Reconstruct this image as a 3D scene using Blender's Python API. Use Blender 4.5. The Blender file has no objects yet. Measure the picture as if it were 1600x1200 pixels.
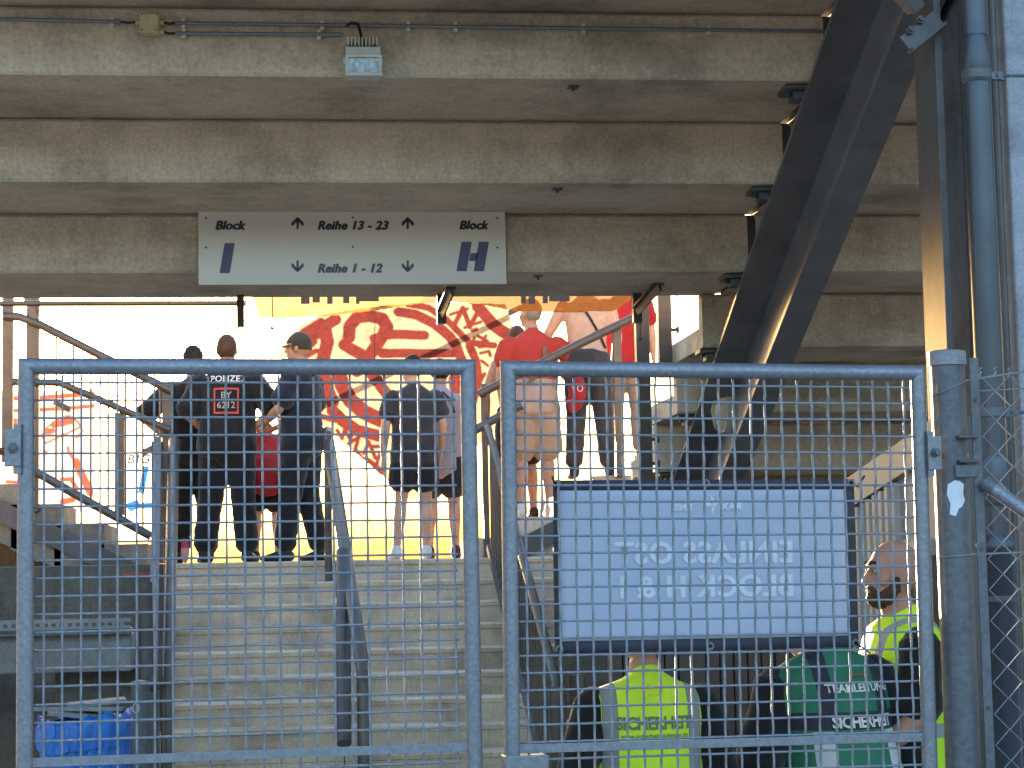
import bpy, bmesh, math, random
from mathutils import Vector, Matrix, noise
from mathutils.bvhtree import BVHTree
import numpy as np

# ------------------------------------------------------------------ camera, sky, sun, exposure
SC = bpy.context.scene
COL = SC.collection
R = math.radians
CAM_LOC = Vector((0, 0, 1.7))
YAW, PITCH, ROLL, FPX = 6.3, 5.5, -1.1, 3120.0
_f = Vector((math.sin(R(YAW)) * math.cos(R(PITCH)), math.cos(R(YAW)) * math.cos(R(PITCH)), math.sin(R(PITCH))))
_r = Vector((math.cos(R(YAW)), -math.sin(R(YAW)), 0))
_u = _r.cross(_f)
CR = _r * math.cos(R(ROLL)) + _u * math.sin(R(ROLL))
CU = -_r * math.sin(R(ROLL)) + _u * math.cos(R(ROLL))
CF = _f
cam_d = bpy.data.cameras.new('camera')
cam = bpy.data.objects.new('camera', cam_d)
COL.objects.link(cam)
cam_d.sensor_fit = 'HORIZONTAL'
cam_d.sensor_width = 36.0
cam_d.lens = 36.0 * FPX / 1600.0
cam_d.clip_start = 0.05
cam_d.clip_end = 5000
m = Matrix.Identity(4)
for i in range(3):
    m[i][0] = CR[i]; m[i][1] = CU[i]; m[i][2] = -CF[i]; m[i][3] = CAM_LOC[i]
cam.matrix_world = m
SC.camera = cam

SUN_AZ = -9.0      # degrees from +Y, negative = to the left
SUN_EL = 4.0
SKY_STRENGTH = 0.15
SUN_STRENGTH = 2.6
EXPOSURE = 4.05
world = bpy.data.worlds.new('World')
SC.world = world
world.use_nodes = True
wn = world.node_tree
wn.nodes.clear()
sky = wn.nodes.new('ShaderNodeTexSky')
sky.sky_type = 'NISHITA'
sky.sun_disc = False
sky.sun_elevation = R(SUN_EL)
sky.sun_rotation = R(SUN_AZ)
sky.altitude = 400
sky.air_density = 1.0
sky.dust_density = 9.5
sky.ozone_density = 1.7
bg = wn.nodes.new('ShaderNodeBackground')
bg.inputs['Strength'].default_value = SKY_STRENGTH
wo = wn.nodes.new('ShaderNodeOutputWorld')
wn.links.new(sky.outputs[0], bg.inputs['Color'])
wn.links.new(bg.outputs[0], wo.inputs['Surface'])

sd = Vector((math.sin(R(SUN_AZ)) * math.cos(R(SUN_EL)), math.cos(R(SUN_AZ)) * math.cos(R(SUN_EL)), math.sin(R(SUN_EL))))
sun_l = bpy.data.lights.new('sun', 'SUN')
sun_l.energy = SUN_STRENGTH
sun_l.angle = R(0.5)
sun_l.color = (1.0, 0.74, 0.46)
sun = bpy.data.objects.new('sun', sun_l)
COL.objects.link(sun)
sun.rotation_euler = sd.to_track_quat('Z', 'Y').to_euler()
sun.location = sd * 60

SC.view_settings.view_transform = 'Standard'
SC.view_settings.look = 'None'
SC.view_settings.gamma = 1.0
SC.view_settings.exposure = EXPOSURE
SC.view_settings.use_curve_mapping = False
SC.render.engine = 'CYCLES'
SC.cycles.use_denoising = True
SC.cycles.max_bounces = 7
SC.cycles.diffuse_bounces = 4
SC.cycles.sample_clamp_indirect = 6.0

# ------------------------------------------------------------------ placing helpers
def ray(px, py):
    return CF + CR * ((px - 800) / FPX) - CU * ((py - 600) / FPX)
def at(px, py, Y):                 # point of that sight line at distance Y along the building's depth axis
    d = ray(px, py)
    return CAM_LOC + d * (Y / d.y)
def atD(px, py, D):
    return CAM_LOC + ray(px, py) * D
def atX(px, py, X):
    d = ray(px, py)
    return CAM_LOC + d * (X / d.x)

# ------------------------------------------------------------------ object helpers
def tag(o, label=None, cat=None, group=None, kind=None):
    if label: o['label'] = label
    if cat: o['category'] = cat
    if group: o['group'] = group
    if kind: o['kind'] = kind
    return o
def empty(name, loc=(0, 0, 0), rot=(0, 0, 0), label=None, cat=None, group=None):
    o = bpy.data.objects.new(name, None)
    COL.objects.link(o)
    o.location = loc
    o.rotation_euler = rot
    o.empty_display_size = 0.1
    return tag(o, label, cat, group)
def link(name, me, mat=None, parent=None):
    o = bpy.data.objects.new(name, me)
    COL.objects.link(o)
    if mat is not None:
        if isinstance(mat, (list, tuple)):
            for q in mat: me.materials.append(q)
        elif not me.materials:
            me.materials.append(mat)
    if parent is not None: o.parent = parent
    return o
def obj(name, bm, mat=None, parent=None, smooth=False):
    bmesh.ops.recalc_face_normals(bm, faces=bm.faces[:])
    me = bpy.data.meshes.new(name)
    bm.to_mesh(me); bm.free()
    if smooth: me.polygons.foreach_set('use_smooth', [True] * len(me.polygons))
    return link(name, me, mat, parent)
def smooth_angle(o, deg=40):
    me = o.data
    me.polygons.foreach_set('use_smooth', [True] * len(me.polygons))
    try: me.set_sharp_from_angle(angle=R(deg))
    except Exception: pass
    return o
def copy_tree(o, parent=None):
    c = o.copy(); COL.objects.link(c); c.parent = parent
    for ch in list(o.children): copy_tree(ch, c)
    return c
def B(): return bmesh.new()
def solidify(bm, th):
    bmesh.ops.recalc_face_normals(bm, faces=bm.faces[:]); bm.normal_update()
    bmesh.ops.solidify(bm, geom=bm.faces[:], thickness=th)
def box(bm, c, s, rot=None, bev=0.0):
    r = bmesh.ops.create_cube(bm, size=1.0)
    vs = r['verts']
    M = Matrix.Translation(Vector(c))
    if rot is not None: M = M @ rot.to_4x4()
    M = M @ Matrix.Diagonal((s[0], s[1], s[2], 1))
    bmesh.ops.transform(bm, matrix=M, verts=vs)
    if bev > 0:
        es = list({e for v in vs for e in v.link_edges})
        bmesh.ops.bevel(bm, geom=es, offset=bev, segments=2, affect='EDGES', profile=0.5)
def boxmm(bm, a, b, bev=0.0):
    a = Vector(a); b = Vector(b)
    box(bm, (a + b) / 2, [abs(b[i] - a[i]) for i in range(3)], None, bev)
def frame_of(d, ref=None):
    d = d.normalized()
    ref = ref or (Vector((0, 0, 1)) if abs(d.z) < 0.93 else Vector((0, 1, 0)))
    a = ref.cross(d)
    if a.length < 1e-5: a = Vector((1, 0, 0)).cross(d)
    a.normalize()
    return a, d.cross(a).normalized()
def tube(bm, pts, rad, n=12, cap=True, closed=False):
    pts = [Vector(p) for p in pts]
    N = len(pts)
    rad = rad if isinstance(rad, (list, tuple)) else [rad] * N
    rings = []
    a_prev = None
    for i, p in enumerate(pts):
        if closed: t = pts[(i + 1) % N] - pts[i - 1]
        elif i == 0: t = pts[1] - p
        elif i == N - 1: t = p - pts[i - 1]
        else: t = (pts[i + 1] - p).normalized() + (p - pts[i - 1]).normalized()
        t.normalize()
        if a_prev is None: a, b = frame_of(t)
        else:
            a = a_prev - t * a_prev.dot(t); a.normalize(); b = t.cross(a)
        a_prev = a
        k = 1.0
        if 0 < i < N - 1 and not closed:
            c = t.dot((p - pts[i - 1]).normalized())
            k = 1.0 / max(c, 0.6)
        rings.append([bm.verts.new(p + (a * math.cos(2 * math.pi * j / n) + b * math.sin(2 * math.pi * j / n)) * rad[i] * k) for j in range(n)])
    for i in range(N if closed else N - 1):
        r0, r1 = rings[i], rings[(i + 1) % N]
        for j in range(n):
            bm.faces.new((r0[j], r0[(j + 1) % n], r1[(j + 1) % n], r1[j]))
    if cap and not closed:
        bm.faces.new(rings[0][::-1]); bm.faces.new(rings[-1])
def bar(bm, p, q, w, h, up=None, bev=0.0):      # rectangular bar between two points
    p = Vector(p); q = Vector(q)
    d = q - p
    L = d.length; d.normalize()
    up = Vector(up) if up is not None else (Vector((0, 0, 1)) if abs(d.z) < 0.95 else Vector((0, 1, 0)))
    x = up.cross(d).normalized(); z = d.cross(x)
    M = Matrix((x, d, z)).transposed()
    box(bm, (p + q) / 2, (w, L, h), M, bev)
def prism(bm, poly, axis, a, b):                # polygon (2-D) swept along an axis from a to b
    def P(u, v, w):
        return {'x': (w, u, v), 'y': (u, w, v), 'z': (u, v, w)}[axis]
    v0 = [bm.verts.new(P(u, v, a)) for u, v in poly]
    v1 = [bm.verts.new(P(u, v, b)) for u, v in poly]
    n = len(poly)
    for i in range(n):
        bm.faces.new((v0[i], v0[(i + 1) % n], v1[(i + 1) % n], v1[i]))
    bm.faces.new(v0[::-1]); bm.faces.new(v1)
def disc(bm, c, nrm, r, t, n=16):
    c = Vector(c); nrm = Vector(nrm).normalized()
    tube(bm, [c - nrm * t / 2, c + nrm * t / 2], r, n)
def text_mesh(s, size, bold=0.0, shear=0.0, align='CENTER', extrude=0.0, space=1.0, res=3, heavy=0.0):
    cu = bpy.data.curves.new('text', 'FONT')
    cu.body = s; cu.size = size; cu.offset = bold; cu.shear = shear
    cu.align_x = align; cu.align_y = 'CENTER'; cu.extrude = extrude; cu.resolution_u = res
    cu.space_character = space
    o = bpy.data.objects.new('text', cu); COL.objects.link(o)
    dg = bpy.context.evaluated_depsgraph_get()
    me = bpy.data.meshes.new_from_object(o.evaluated_get(dg))
    bpy.data.objects.remove(o); bpy.data.curves.remove(cu)
    me.materials.clear()
    if heavy > 0:                      # heavier strokes: the outline repeated a little to each side
        bm = bmesh.new(); bm.from_mesh(me)
        g0 = bm.verts[:] + bm.edges[:] + bm.faces[:]
        for i, (dx, dy) in enumerate(((-1, 0), (1, 0), (0, .6), (0, -.6))):
            r = bmesh.ops.duplicate(bm, geom=g0)
            bmesh.ops.translate(bm, vec=(dx * heavy, dy * heavy, .0004 * (i + 1)), verts=[v for v in r['geom'] if isinstance(v, bmesh.types.BMVert)])
        bm.to_mesh(me); bm.free()
    return me

# ------------------------------------------------------------------ materials
class NT:
    def __init__(s, name):
        s.m = bpy.data.materials.new(name); s.m.use_nodes = True
        s.t = s.m.node_tree; s.t.nodes.clear()
        s.out = s.t.nodes.new('ShaderNodeOutputMaterial')
        s.b = s.t.nodes.new('ShaderNodeBsdfPrincipled')
        s.t.links.new(s.b.outputs[0], s.out.inputs['Surface'])
        s.tc = s.t.nodes.new('ShaderNodeTexCoord')
    def n(s, typ, **kw):
        q = s.t.nodes.new(typ)
        for k, v in kw.items(): setattr(q, k, v)
        return q
    def l(s, a, b): s.t.links.new(a, b)
    def mapping(s, scale=(1, 1, 1), loc=(0, 0, 0)):
        q = s.n('ShaderNodeMapping'); q.inputs['Scale'].default_value = scale; q.inputs['Location'].default_value = loc
        s.l(s.tc.outputs['Object'], q.inputs['Vector']); return q.outputs[0]
    def noise(s, scale, detail=5, rough=0.6, vec=None):
        q = s.n('ShaderNodeTexNoise'); q.inputs['Scale'].default_value = scale
        q.inputs['Detail'].default_value = detail; q.inputs['Roughness'].default_value = rough
        s.l(vec if vec is not None else s.tc.outputs['Object'], q.inputs['Vector']); return q.outputs['Fac']
    def ramp(s, fac, stops):
        q = s.n('ShaderNodeValToRGB')
        e = q.color_ramp.elements
        while len(e) < len(stops): e.new(0.5)
        for i, (p, c) in enumerate(stops):
            e[i].position = p; e[i].color = c if len(c) == 4 else (*c, 1)
        s.l(fac, q.inputs[0]); return q.outputs[0]
    def mix(s, fac, a, b, mode='MIX'):
        q = s.n('ShaderNodeMix', data_type='RGBA', blend_type=mode)
        for inp, v in ((q.inputs[0], fac), (q.inputs[6], a), (q.inputs[7], b)):
            if hasattr(v, 'links') or isinstance(v, bpy.types.NodeSocket): s.l(v, inp)
            elif isinstance(v, (int, float)): inp.default_value = v
            else: inp.default_value = (*v, 1) if len(v) == 3 else v
        return q.outputs[2]
    def math(s, op, a, b=None, clamp=False):
        q = s.n('ShaderNodeMath', operation=op); q.use_clamp = clamp
        for inp, v in ((q.inputs[0], a), (q.inputs[1], b)):
            if v is None: continue
            if isinstance(v, (int, float)): inp.default_value = v
            else: s.l(v, inp)
        return q.outputs[0]
    def bump(s, h, strength=0.3, dist=0.01):
        q = s.n('ShaderNodeBump'); q.inputs['Strength'].default_value = strength; q.inputs['Distance'].default_value = dist
        s.l(h, q.inputs['Height']); s.l(q.outputs[0], s.b.inputs['Normal'])
    def set(s, **kw):
        for k, v in kw.items():
            inp = s.b.inputs[k.replace('_', ' ')]
            if isinstance(v, bpy.types.NodeSocket): s.l(v, inp)
            elif isinstance(v, (tuple, list)) and len(v) == 3: inp.default_value = (*v, 1)
            else: inp.default_value = v
        return s.m

def mat_concrete(name, base, dark, streak=0.5, sc=1.0, seed=0.0, rough=0.9, pits=True):
    t = NT(name)
    v = t.mapping((1, 1, 1), (seed * 3.1, seed * 1.7, seed))
    big = t.noise(1.3 * sc, 6, 0.62, v)
    c = t.ramp(big, [(0.28, dark), (0.52, base), (0.78, [min(1, q * 1.18) for q in base])])
    st = t.noise(1.0, 5, 0.7, t.mapping((9 * sc, 9 * sc, 0.9 * sc), (seed, 2, 0)))       # rain streaks run down the face
    c = t.mix(t.math('MULTIPLY', t.ramp(st, [(0.45, (0, 0, 0)), (0.75, (1, 1, 1))]), streak), c, dark, 'MIX')
    pat = t.noise(5.5 * sc, 8, 0.72, v)
    c = t.mix(t.math('MULTIPLY', t.ramp(pat, [(0.5, (0, 0, 0)), (0.72, (1, 1, 1))]), 0.42), c, [q * 0.62 for q in base])
    hz = t.noise(1.0, 6, 0.68, t.mapping((1.1 * sc, 2 * sc, 7 * sc), (seed * 2, 0, seed)))
    c = t.mix(t.math('MULTIPLY', t.ramp(hz, [(0.5, (0, 0, 0)), (0.68, (1, 1, 1))]), 0.45), c, [min(1, q * 1.3) for q in base])
    fine = t.noise(48 * sc, 4, 0.6, v)
    c = t.mix(0.30, c, t.ramp(fine, [(0.32, (0.22, 0.22, 0.22)), (0.68, (0.78, 0.78, 0.78))]), 'OVERLAY')
    if pits:
        vo = t.n('ShaderNodeTexVoronoi'); vo.inputs['Scale'].default_value = 16 * sc
        t.l(v, vo.inputs['Vector'])
        pit = t.ramp(vo.outputs['Distance'], [(0.0, (1, 1, 1)), (0.075, (0, 0, 0))])
        gate = t.ramp(t.noise(3.0, 3, 0.5, v), [(0.52, (0, 0, 0)), (0.6, (1, 1, 1))])
        c = t.mix(t.math('MULTIPLY', t.math('MULTIPLY', pit, gate), 0.7), c, [q * 0.3 for q in dark])
    h = t.mix(0.5, pat, fine)
    t.bump(h, 0.35, 0.006)
    return t.set(Base_Color=c, Roughness=rough, Specular_IOR_Level=0.25)
def mat_galv(name, base=(0.205, 0.22, 0.25), metallic=0.45, rough=0.42, spangle=110, dirt=0.35):
    t = NT(name)
    vo = t.n('ShaderNodeTexVoronoi'); vo.inputs['Scale'].default_value = spangle
    t.l(t.tc.outputs['Object'], vo.inputs['Vector'])
    g = t.n('ShaderNodeSeparateColor'); t.l(vo.outputs['Color'], g.inputs[0])
    c = t.ramp(g.outputs[0], [(0.0, [q * 0.86 for q in base]), (1.0, [min(1, q * 1.15) for q in base])])
    big = t.noise(4.0, 6, 0.65)
    c = t.mix(t.math('MULTIPLY', t.ramp(big, [(0.45, (0, 0, 0)), (0.7, (1, 1, 1))]), dirt), c, [q * 0.5 for q in base])
    rr = t.ramp(g.outputs[1], [(0, (rough - .08,) * 3), (1, (rough + .12,) * 3)])
    t.bump(t.noise(140, 3), 0.12, 0.002)
    return t.set(Base_Color=c, Roughness=rr, Metallic=metallic)
def mat_paint(name, base, rough=0.5, metallic=0.0, var=0.25, sc=6.0, spec=0.4, bump=0.08):
    t = NT(name)
    big = t.noise(sc, 6, 0.65)
    c = t.ramp(big, [(0.3, [q * (1 - var) for q in base]), (0.7, [min(1, q * (1 + var * 0.6)) for q in base])])
    t.bump(t.noise(sc * 14, 4), bump, 0.003)
    return t.set(Base_Color=c, Roughness=rough, Metallic=metallic, Specular_IOR_Level=spec)
def mat_cloth(name, base, rough=0.92, var=0.2, trans=0.0, bump=0.25, sheen=0.2):
    t = NT(name)
    c = t.ramp(t.noise(7, 5, 0.6), [(0.3, [q * (1 - var) for q in base]), (0.7, [min(1, q * (1 + var)) for q in base])])
    w = t.noise(260, 2, 0.5)
    c = t.mix(0.12, c, t.ramp(w, [(0.3, (0.2, 0.2, 0.2)), (0.7, (0.8, 0.8, 0.8))]), 'OVERLAY')
    t.bump(t.noise(26, 4, 0.6), bump, 0.008)
    t.set(Base_Color=c, Roughness=rough, Specular_IOR_Level=0.15, Sheen_Weight=sheen)
    if trans > 0:
        tr = t.n('ShaderNodeBsdfTranslucent'); t.l(c, tr.inputs['Color'])
        mx = t.n('ShaderNodeMixShader'); mx.inputs[0].default_value = trans
        t.l(t.b.outputs[0], mx.inputs[1]); t.l(tr.outputs[0], mx.inputs[2]); t.l(mx.outputs[0], t.out.inputs['Surface'])
    return t.m
def mat_skin(name, base):
    t = NT(name)
    c = t.ramp(t.noise(16, 4, 0.6), [(0.3, [q * 0.85 for q in base]), (0.7, [min(1, q * 1.1) for q in base])])
    t.bump(t.noise(180, 3), 0.12, 0.002)
    t.set(Base_Color=c, Roughness=0.52, Specular_IOR_Level=0.4, Subsurface_Weight=0.12, Subsurface_Scale=0.01)
    t.b.inputs['Subsurface Radius'].default_value = (1.0, 0.35, 0.2)
    return t.m
def mat_plain(name, base, rough=0.6, metallic=0.0, spec=0.4):
    t = NT(name)
    c = t.ramp(t.noise(30, 4), [(0.3, [q * 0.9 for q in base]), (0.7, [min(1, q * 1.08) for q in base])])
    return t.set(Base_Color=c, Roughness=rough, Metallic=metallic, Specular_IOR_Level=spec)

M = {}
M['conc'] = mat_concrete('terrace_concrete', (0.51, 0.425, 0.325), (0.23, 0.185, 0.135), 0.32, 1.0, 0.0)
M['conc_b'] = mat_concrete('terrace_concrete_b', (0.54, 0.45, 0.34), (0.25, 0.20, 0.145), 0.3, 1.1, 4.3)
M['conc_c'] = mat_concrete('terrace_concrete_c', (0.49, 0.41, 0.315), (0.21, 0.17, 0.125), 0.34, 0.9, 8.9)
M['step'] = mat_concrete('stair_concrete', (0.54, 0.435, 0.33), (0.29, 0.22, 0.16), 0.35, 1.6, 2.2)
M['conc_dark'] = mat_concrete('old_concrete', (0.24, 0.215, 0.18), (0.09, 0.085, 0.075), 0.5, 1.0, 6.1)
M['conc_blue'] = mat_concrete('grey_beam_concrete', (0.22, 0.225, 0.23), (0.15, 0.15, 0.15), 0.5, 1.2, 3.3)
M['void'] = mat_concrete('void_shade_concrete', (0.125, 0.115, 0.10), (0.05, 0.046, 0.042), 0.5, 1.0, 7.7)  # shade of the enclosed spaces under stairs and rows put into the colour
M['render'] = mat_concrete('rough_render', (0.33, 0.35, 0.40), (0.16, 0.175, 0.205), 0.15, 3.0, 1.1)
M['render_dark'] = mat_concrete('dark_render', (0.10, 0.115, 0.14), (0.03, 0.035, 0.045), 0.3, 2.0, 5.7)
M['galv'] = mat_galv('galvanised_steel')
M['galv_post'] = mat_galv('galvanised_post', (0.11, 0.121, 0.138), 0.4, 0.48, 60, 0.4)
M['galv_rail'] = mat_galv('galvanised_wire', (0.205, 0.222, 0.255), 0.25, 0.52, 80, 0.3)
M['girder'] = mat_paint('girder_paint', (0.165, 0.168, 0.182), 0.36, 0.25, 0.3, 3.0, 0.5)
M['column'] = mat_paint('column_steel', (0.13, 0.133, 0.14), 0.42, 0.4, 0.25, 9.0)
M['railsteel'] = mat_paint('rail_steel', (0.095, 0.082, 0.074), 0.4, 0.4, 0.3, 5.0)
M['rail_dark'] = mat_paint('dark_rail_steel', (0.085, 0.085, 0.09), 0.4, 0.3, 0.3, 5.0)
M['pipe'] = mat_paint('zinc_pipe', (0.07, 0.082, 0.102), 0.3, 0.5, 0.22, 4.0)
M['sign'] = mat_paint('sign_white', (0.60, 0.56, 0.50), 0.42, 0.1, 0.06, 1.5)
M['ink'] = mat_plain('sign_ink', (0.03, 0.03, 0.035))
M['ink_blue'] = mat_plain('sign_blue_ink', (0.085, 0.095, 0.17))
M['ink_grey'] = mat_plain('sign_grey_ink', (0.10, 0.105, 0.13))
M['dark'] = mat_plain('black_rubber', (0.015, 0.015, 0.016), 0.7)
M['white_plastic'] = mat_paint('lamp_housing', (0.52, 0.50, 0.45), 0.5, 0, 0.15, 12)
M['cream'] = mat_paint('cream_plastic', (0.50, 0.42, 0.24), 0.5, 0, 0.2, 20)
M['rust'] = mat_paint('rusty_bolt', (0.16, 0.055, 0.025), 0.8, 0.2, 0.5, 40)
M['asphalt'] = mat_concrete('pavers', (0.30, 0.285, 0.265), (0.2, 0.185, 0.17), 0.1, 3.0, 0.3)

# ================================================================== SETTING
bm = B()
bmesh.ops.create_grid(bm, x_segments=8, y_segments=8, size=1500)
tag(obj('ground', bm, M['asphalt']), kind='structure')

ROW_T, ROW_H = 0.88, 0.337
def rowY(k): return 9.4 + ROW_T * k
def rowZ(k): return 4.096 - ROW_H * k
stand = empty('grandstand', (0, 0, 0), label='stepped grey concrete underside of the football stand over the entrance', cat='grandstand')
def plank(k, x0, x1, mat):
    Y, z = rowY(k), rowZ(k)
    top = z + ROW_H
    poly = [(Y + .012, z), (Y, z + .014), (Y + .004, top - .022), (Y + .035, top - .022), (Y + .035, top - .004), (Y + .12, top - .004),
            (Y + .12, z + .13), (Y + ROW_T + .12, z + .13), (Y + ROW_T + .12, z)]
    bm = B(); prism(bm, poly, 'x', x0, x1)
    # slight casting unevenness along the length
    return obj('terrace_plank', bm, mat, stand)
mats3 = [M['conc'], M['conc_b'], M['conc_c']]
for k in range(-5, 3):
    plank(k, -7.0, 0.0, mats3[(k + 6) % 3])
    plank(k, 0.0, 2.615, mats3[(k + 6) % 3])
    plank(k, 2.665, 8.0, mats3[(k + 7) % 3])
for k in range(3, 8):
    plank(k, 2.52, 8.0, mats3[(k + 7) % 3])
    plank(k, -8.0, -3.1, mats3[(k + 7) % 3])
def seal(k, xa, xb):                                    # recessed seal filling the joint between plank ends
    Y, z = rowY(k), rowZ(k); top = z + ROW_H; g = .014
    poly = [(Y + g, z + g), (Y + g, top - .03), (Y + .05, top - .03), (Y + .05, top - .001), (Y + .12, top - .001), (Y + .12, z + .12), (Y + ROW_T + .12, z + .12), (Y + ROW_T + .12, z + g)]
    bm = B(); prism(bm, poly, 'x', xa, xb); obj('joint_seal', bm, M['rail_dark'], stand)
for k in range(-5, 3):
    seal(k, 2.585, 2.695)
# small anchor plates cast in the soffits
for (px, py, k) in ((897, 129, 0), (872, 286, 1), (842, 425, 2)):
    p = at(px, py, rowY(k) + .12)
    bm = B(); box(bm, (p.x, rowY(k) + .16, rowZ(k) - .004), (.05, .06, .008)); tube(bm, [(p.x, rowY(k) + .16, rowZ(k) - .005), (p.x, rowY(k) + .16, rowZ(k) - .022)], .009, 8)
    obj('anchor_plate', bm, M['rail_dark'], stand)

# ------------------------------------------------------------------ raking girder
girder = empty('raking_girder', (2.74, 9.4, 0), (0, 0, -.03), label='dark blue steel girder slanting down under the concrete rows at right', cat='girder')
def gz(Y, off): return 4.096 - (Y - 9.4) * ROW_H / ROW_T - off
def gpiece(name, x0, x1, o0, o1, Ya=5.6, Yb=17.2, bev=0.004):
    poly = [(Ya, gz(Ya, o0)), (Yb, gz(Yb, o0)), (Yb, gz(Yb, o1)), (Ya, gz(Ya, o1))]
    bm = B(); prism(bm, poly, 'x', x0, x1)
    bmesh.ops.translate(bm, vec=(-2.74, -9.4, 0), verts=bm.verts[:])
    return obj(name, bm, M['girder'], girder)
gpiece('top_flange', 2.52, 2.96, .035, .062)
gpiece('web', 2.722, 2.738, .064, .508)
gpiece('bottom_flange', 2.64, 2.80, .51, .545)
for sgn in (-1, 1):
    bm = B()
    tube(bm, [(2.74 + sgn * .012 - 2.74, -3.8, gz(5.6, .5)), (2.74 + sgn * .012 - 2.74, 7.8, gz(17.2, .5))], .009, 6)
    obj('weld_seam', bm, M['girder'], girder)
for k in range(-4, 6):
    Y, z = rowY(k), rowZ(k)
    bm = B()
    boxmm(bm, (2.43 - 2.74, Y + .05 - 9.4, z - .028), (2.60 - 2.74, Y + .24 - 9.4, z - .003), .003)
    box(bm, (2.50 - 2.74, Y + .14 - 9.4, z - .05), (.05, .12, .04))
    tube(bm, [(2.46 - 2.74, Y + .14 - 9.4, z - .028), (2.46 - 2.74, Y + .14 - 9.4, z - .05)], .014, 6)
    obj('cleat', bm, M['rail_dark'], girder)

# ------------------------------------------------------------------ column with bolted brace
cp = Vector((2.495, 7.38, 0))
colm = empty('steel_column', cp, label='grey galvanised steel column beside the drainpipe, catching warm light above the gate post', cat='column')
bm = B(); boxmm(bm, (0, 0.006, 0), (.012, .262, 5.2), .001); obj('side_plate', bm, M['column'], colm)
bm = B(); boxmm(bm, (-.002, -.006, 0), (.026, .005, 5.2), .002); obj('front_flange', bm, M['column'], colm)
bm = B(); boxmm(bm, (.0125, .25, 0), (.06, .262, 5.2)); obj('rear_flange', bm, M['column'], colm)
# cleat plate with bolts and the diagonal brace
a = at(1414, 68, 7.34) - cp; b_ = at(1466, 27, 7.34) - cp
d = (b_ - a).normalized()
nn = Vector((d.z, 0, -d.x))
bm = B(); bar(bm, a, b_, .012, .062, up=nn); bar(bm, a + nn * .036, b_ + nn * .036, .07, .012, up=nn)
obj('cleat_plate', bm, M['column'], colm)
for (px, py) in ((1422, 47), (1438, 31)):
    q = at(px, py, 7.325) - cp
    bm = B(); disc(bm, q, (0, 1, 0), .017, .02, 6); disc(bm, q + Vector((0, -.014, 0)), (0, 1, 0), .009, .02, 8)
    obj('bolt', bm, M['galv_post'], colm)
q0 = at(1432, 16, 7.36) - cp; q1 = at(1340, -95, 7.3) - cp
bm = B(); bar(bm, q0, q1, .05, .12, up=(0, 1, .2), bev=.004); obj('brace', bm, M['column'], colm)

# ------------------------------------------------------------------ pier, render wall, pipes at right
e = at(1573, 130, 7.0)
pier = empty('rendered_pier', (e.x, 7.0, 0), label='pale rough rendered pier at the far right edge', cat='pier')
bm = B(); boxmm(bm, (0, 0, 0), (1.4, .5, 7), .01); obj('pier_body', bm, M['render'], pier)
e2 = at(1470, 200, 8.0)
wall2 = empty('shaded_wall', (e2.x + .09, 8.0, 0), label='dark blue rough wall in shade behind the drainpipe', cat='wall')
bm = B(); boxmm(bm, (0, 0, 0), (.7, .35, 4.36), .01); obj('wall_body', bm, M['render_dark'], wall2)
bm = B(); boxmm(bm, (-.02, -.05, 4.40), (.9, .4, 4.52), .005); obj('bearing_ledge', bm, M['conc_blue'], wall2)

def downpipe(px, pyref, Y, r, mat, label, collars, nm='drain_pipe', z1=5.4, wide_below=None):
    p = at(px, pyref, Y)
    t = empty(nm, (p.x, Y, 0), label=label, cat='pipe')
    bm = B()
    tube(bm, [(0, 0, 0.0), (0, 0, z1)], r, 28)
    smooth_angle(obj('pipe_length', bm, mat, t))
    for (py, kind) in collars:
        z = at(px, py, Y).z
        if kind == 'band':
            bm = B(); tube(bm, [(0, 0, z - .016), (0, 0, z - .015), (0, 0, z + .015), (0, 0, z + .016)], [r + .001, r + .006, r + .006, r + .001], 28)
            box(bm, (r + .022, 0, z), (.05, .012, .028)); tube(bm, [(r + .03, -.014, z), (r + .03, .014, z)], .006, 6)
            tube(bm, [(r + .02, 0, z), (r + .30, 0, z)], .006, 8)
            smooth_angle(obj('pipe_clip', bm, M['galv_post'], t))
        else:
            bm = B(); tube(bm, [(0, 0, z - .16), (0, 0, z - .15), (0, 0, z + .0), (0, 0, z + .012)], [r + .001, r + .005, r + .005, r + .001], 28)
            smooth_angle(obj('sleeve', bm, mat, t))
    if wide_below is not None:
        z = at(px, wide_below, Y).z
        bm = B(); tube(bm, [(0, 0, 0), (0, 0, z - .03), (0, 0, z - .02), (0, 0, z), (0, 0, z + .03)], [r + .012, r + .012, r + .02, r + .02, r + .001], 28)
        smooth_angle(obj('standpipe', bm, mat, t))
        bm = B(); tube(bm, [(0, 0, z - .2), (0, 0, z - .18)], r + .016, 28); smooth_angle(obj('pipe_ring', bm, M['rail_dark'], t))
    return t
downpipe(1533, 300, 6.75, .0485, M['pipe'], 'blue grey zinc drainpipe with clips, between the column and the pale pier', [(118, 'band'), (645, 'band'), (62, 'sleeve'), (720, 'sleeve')], wide_below=850)
downpipe(1562, 300, 7.02, .014, M['rail_dark'], 'thin dark conduit running down beside the zinc drainpipe', [(120, 'band')], nm='conduit_pipe')

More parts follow.
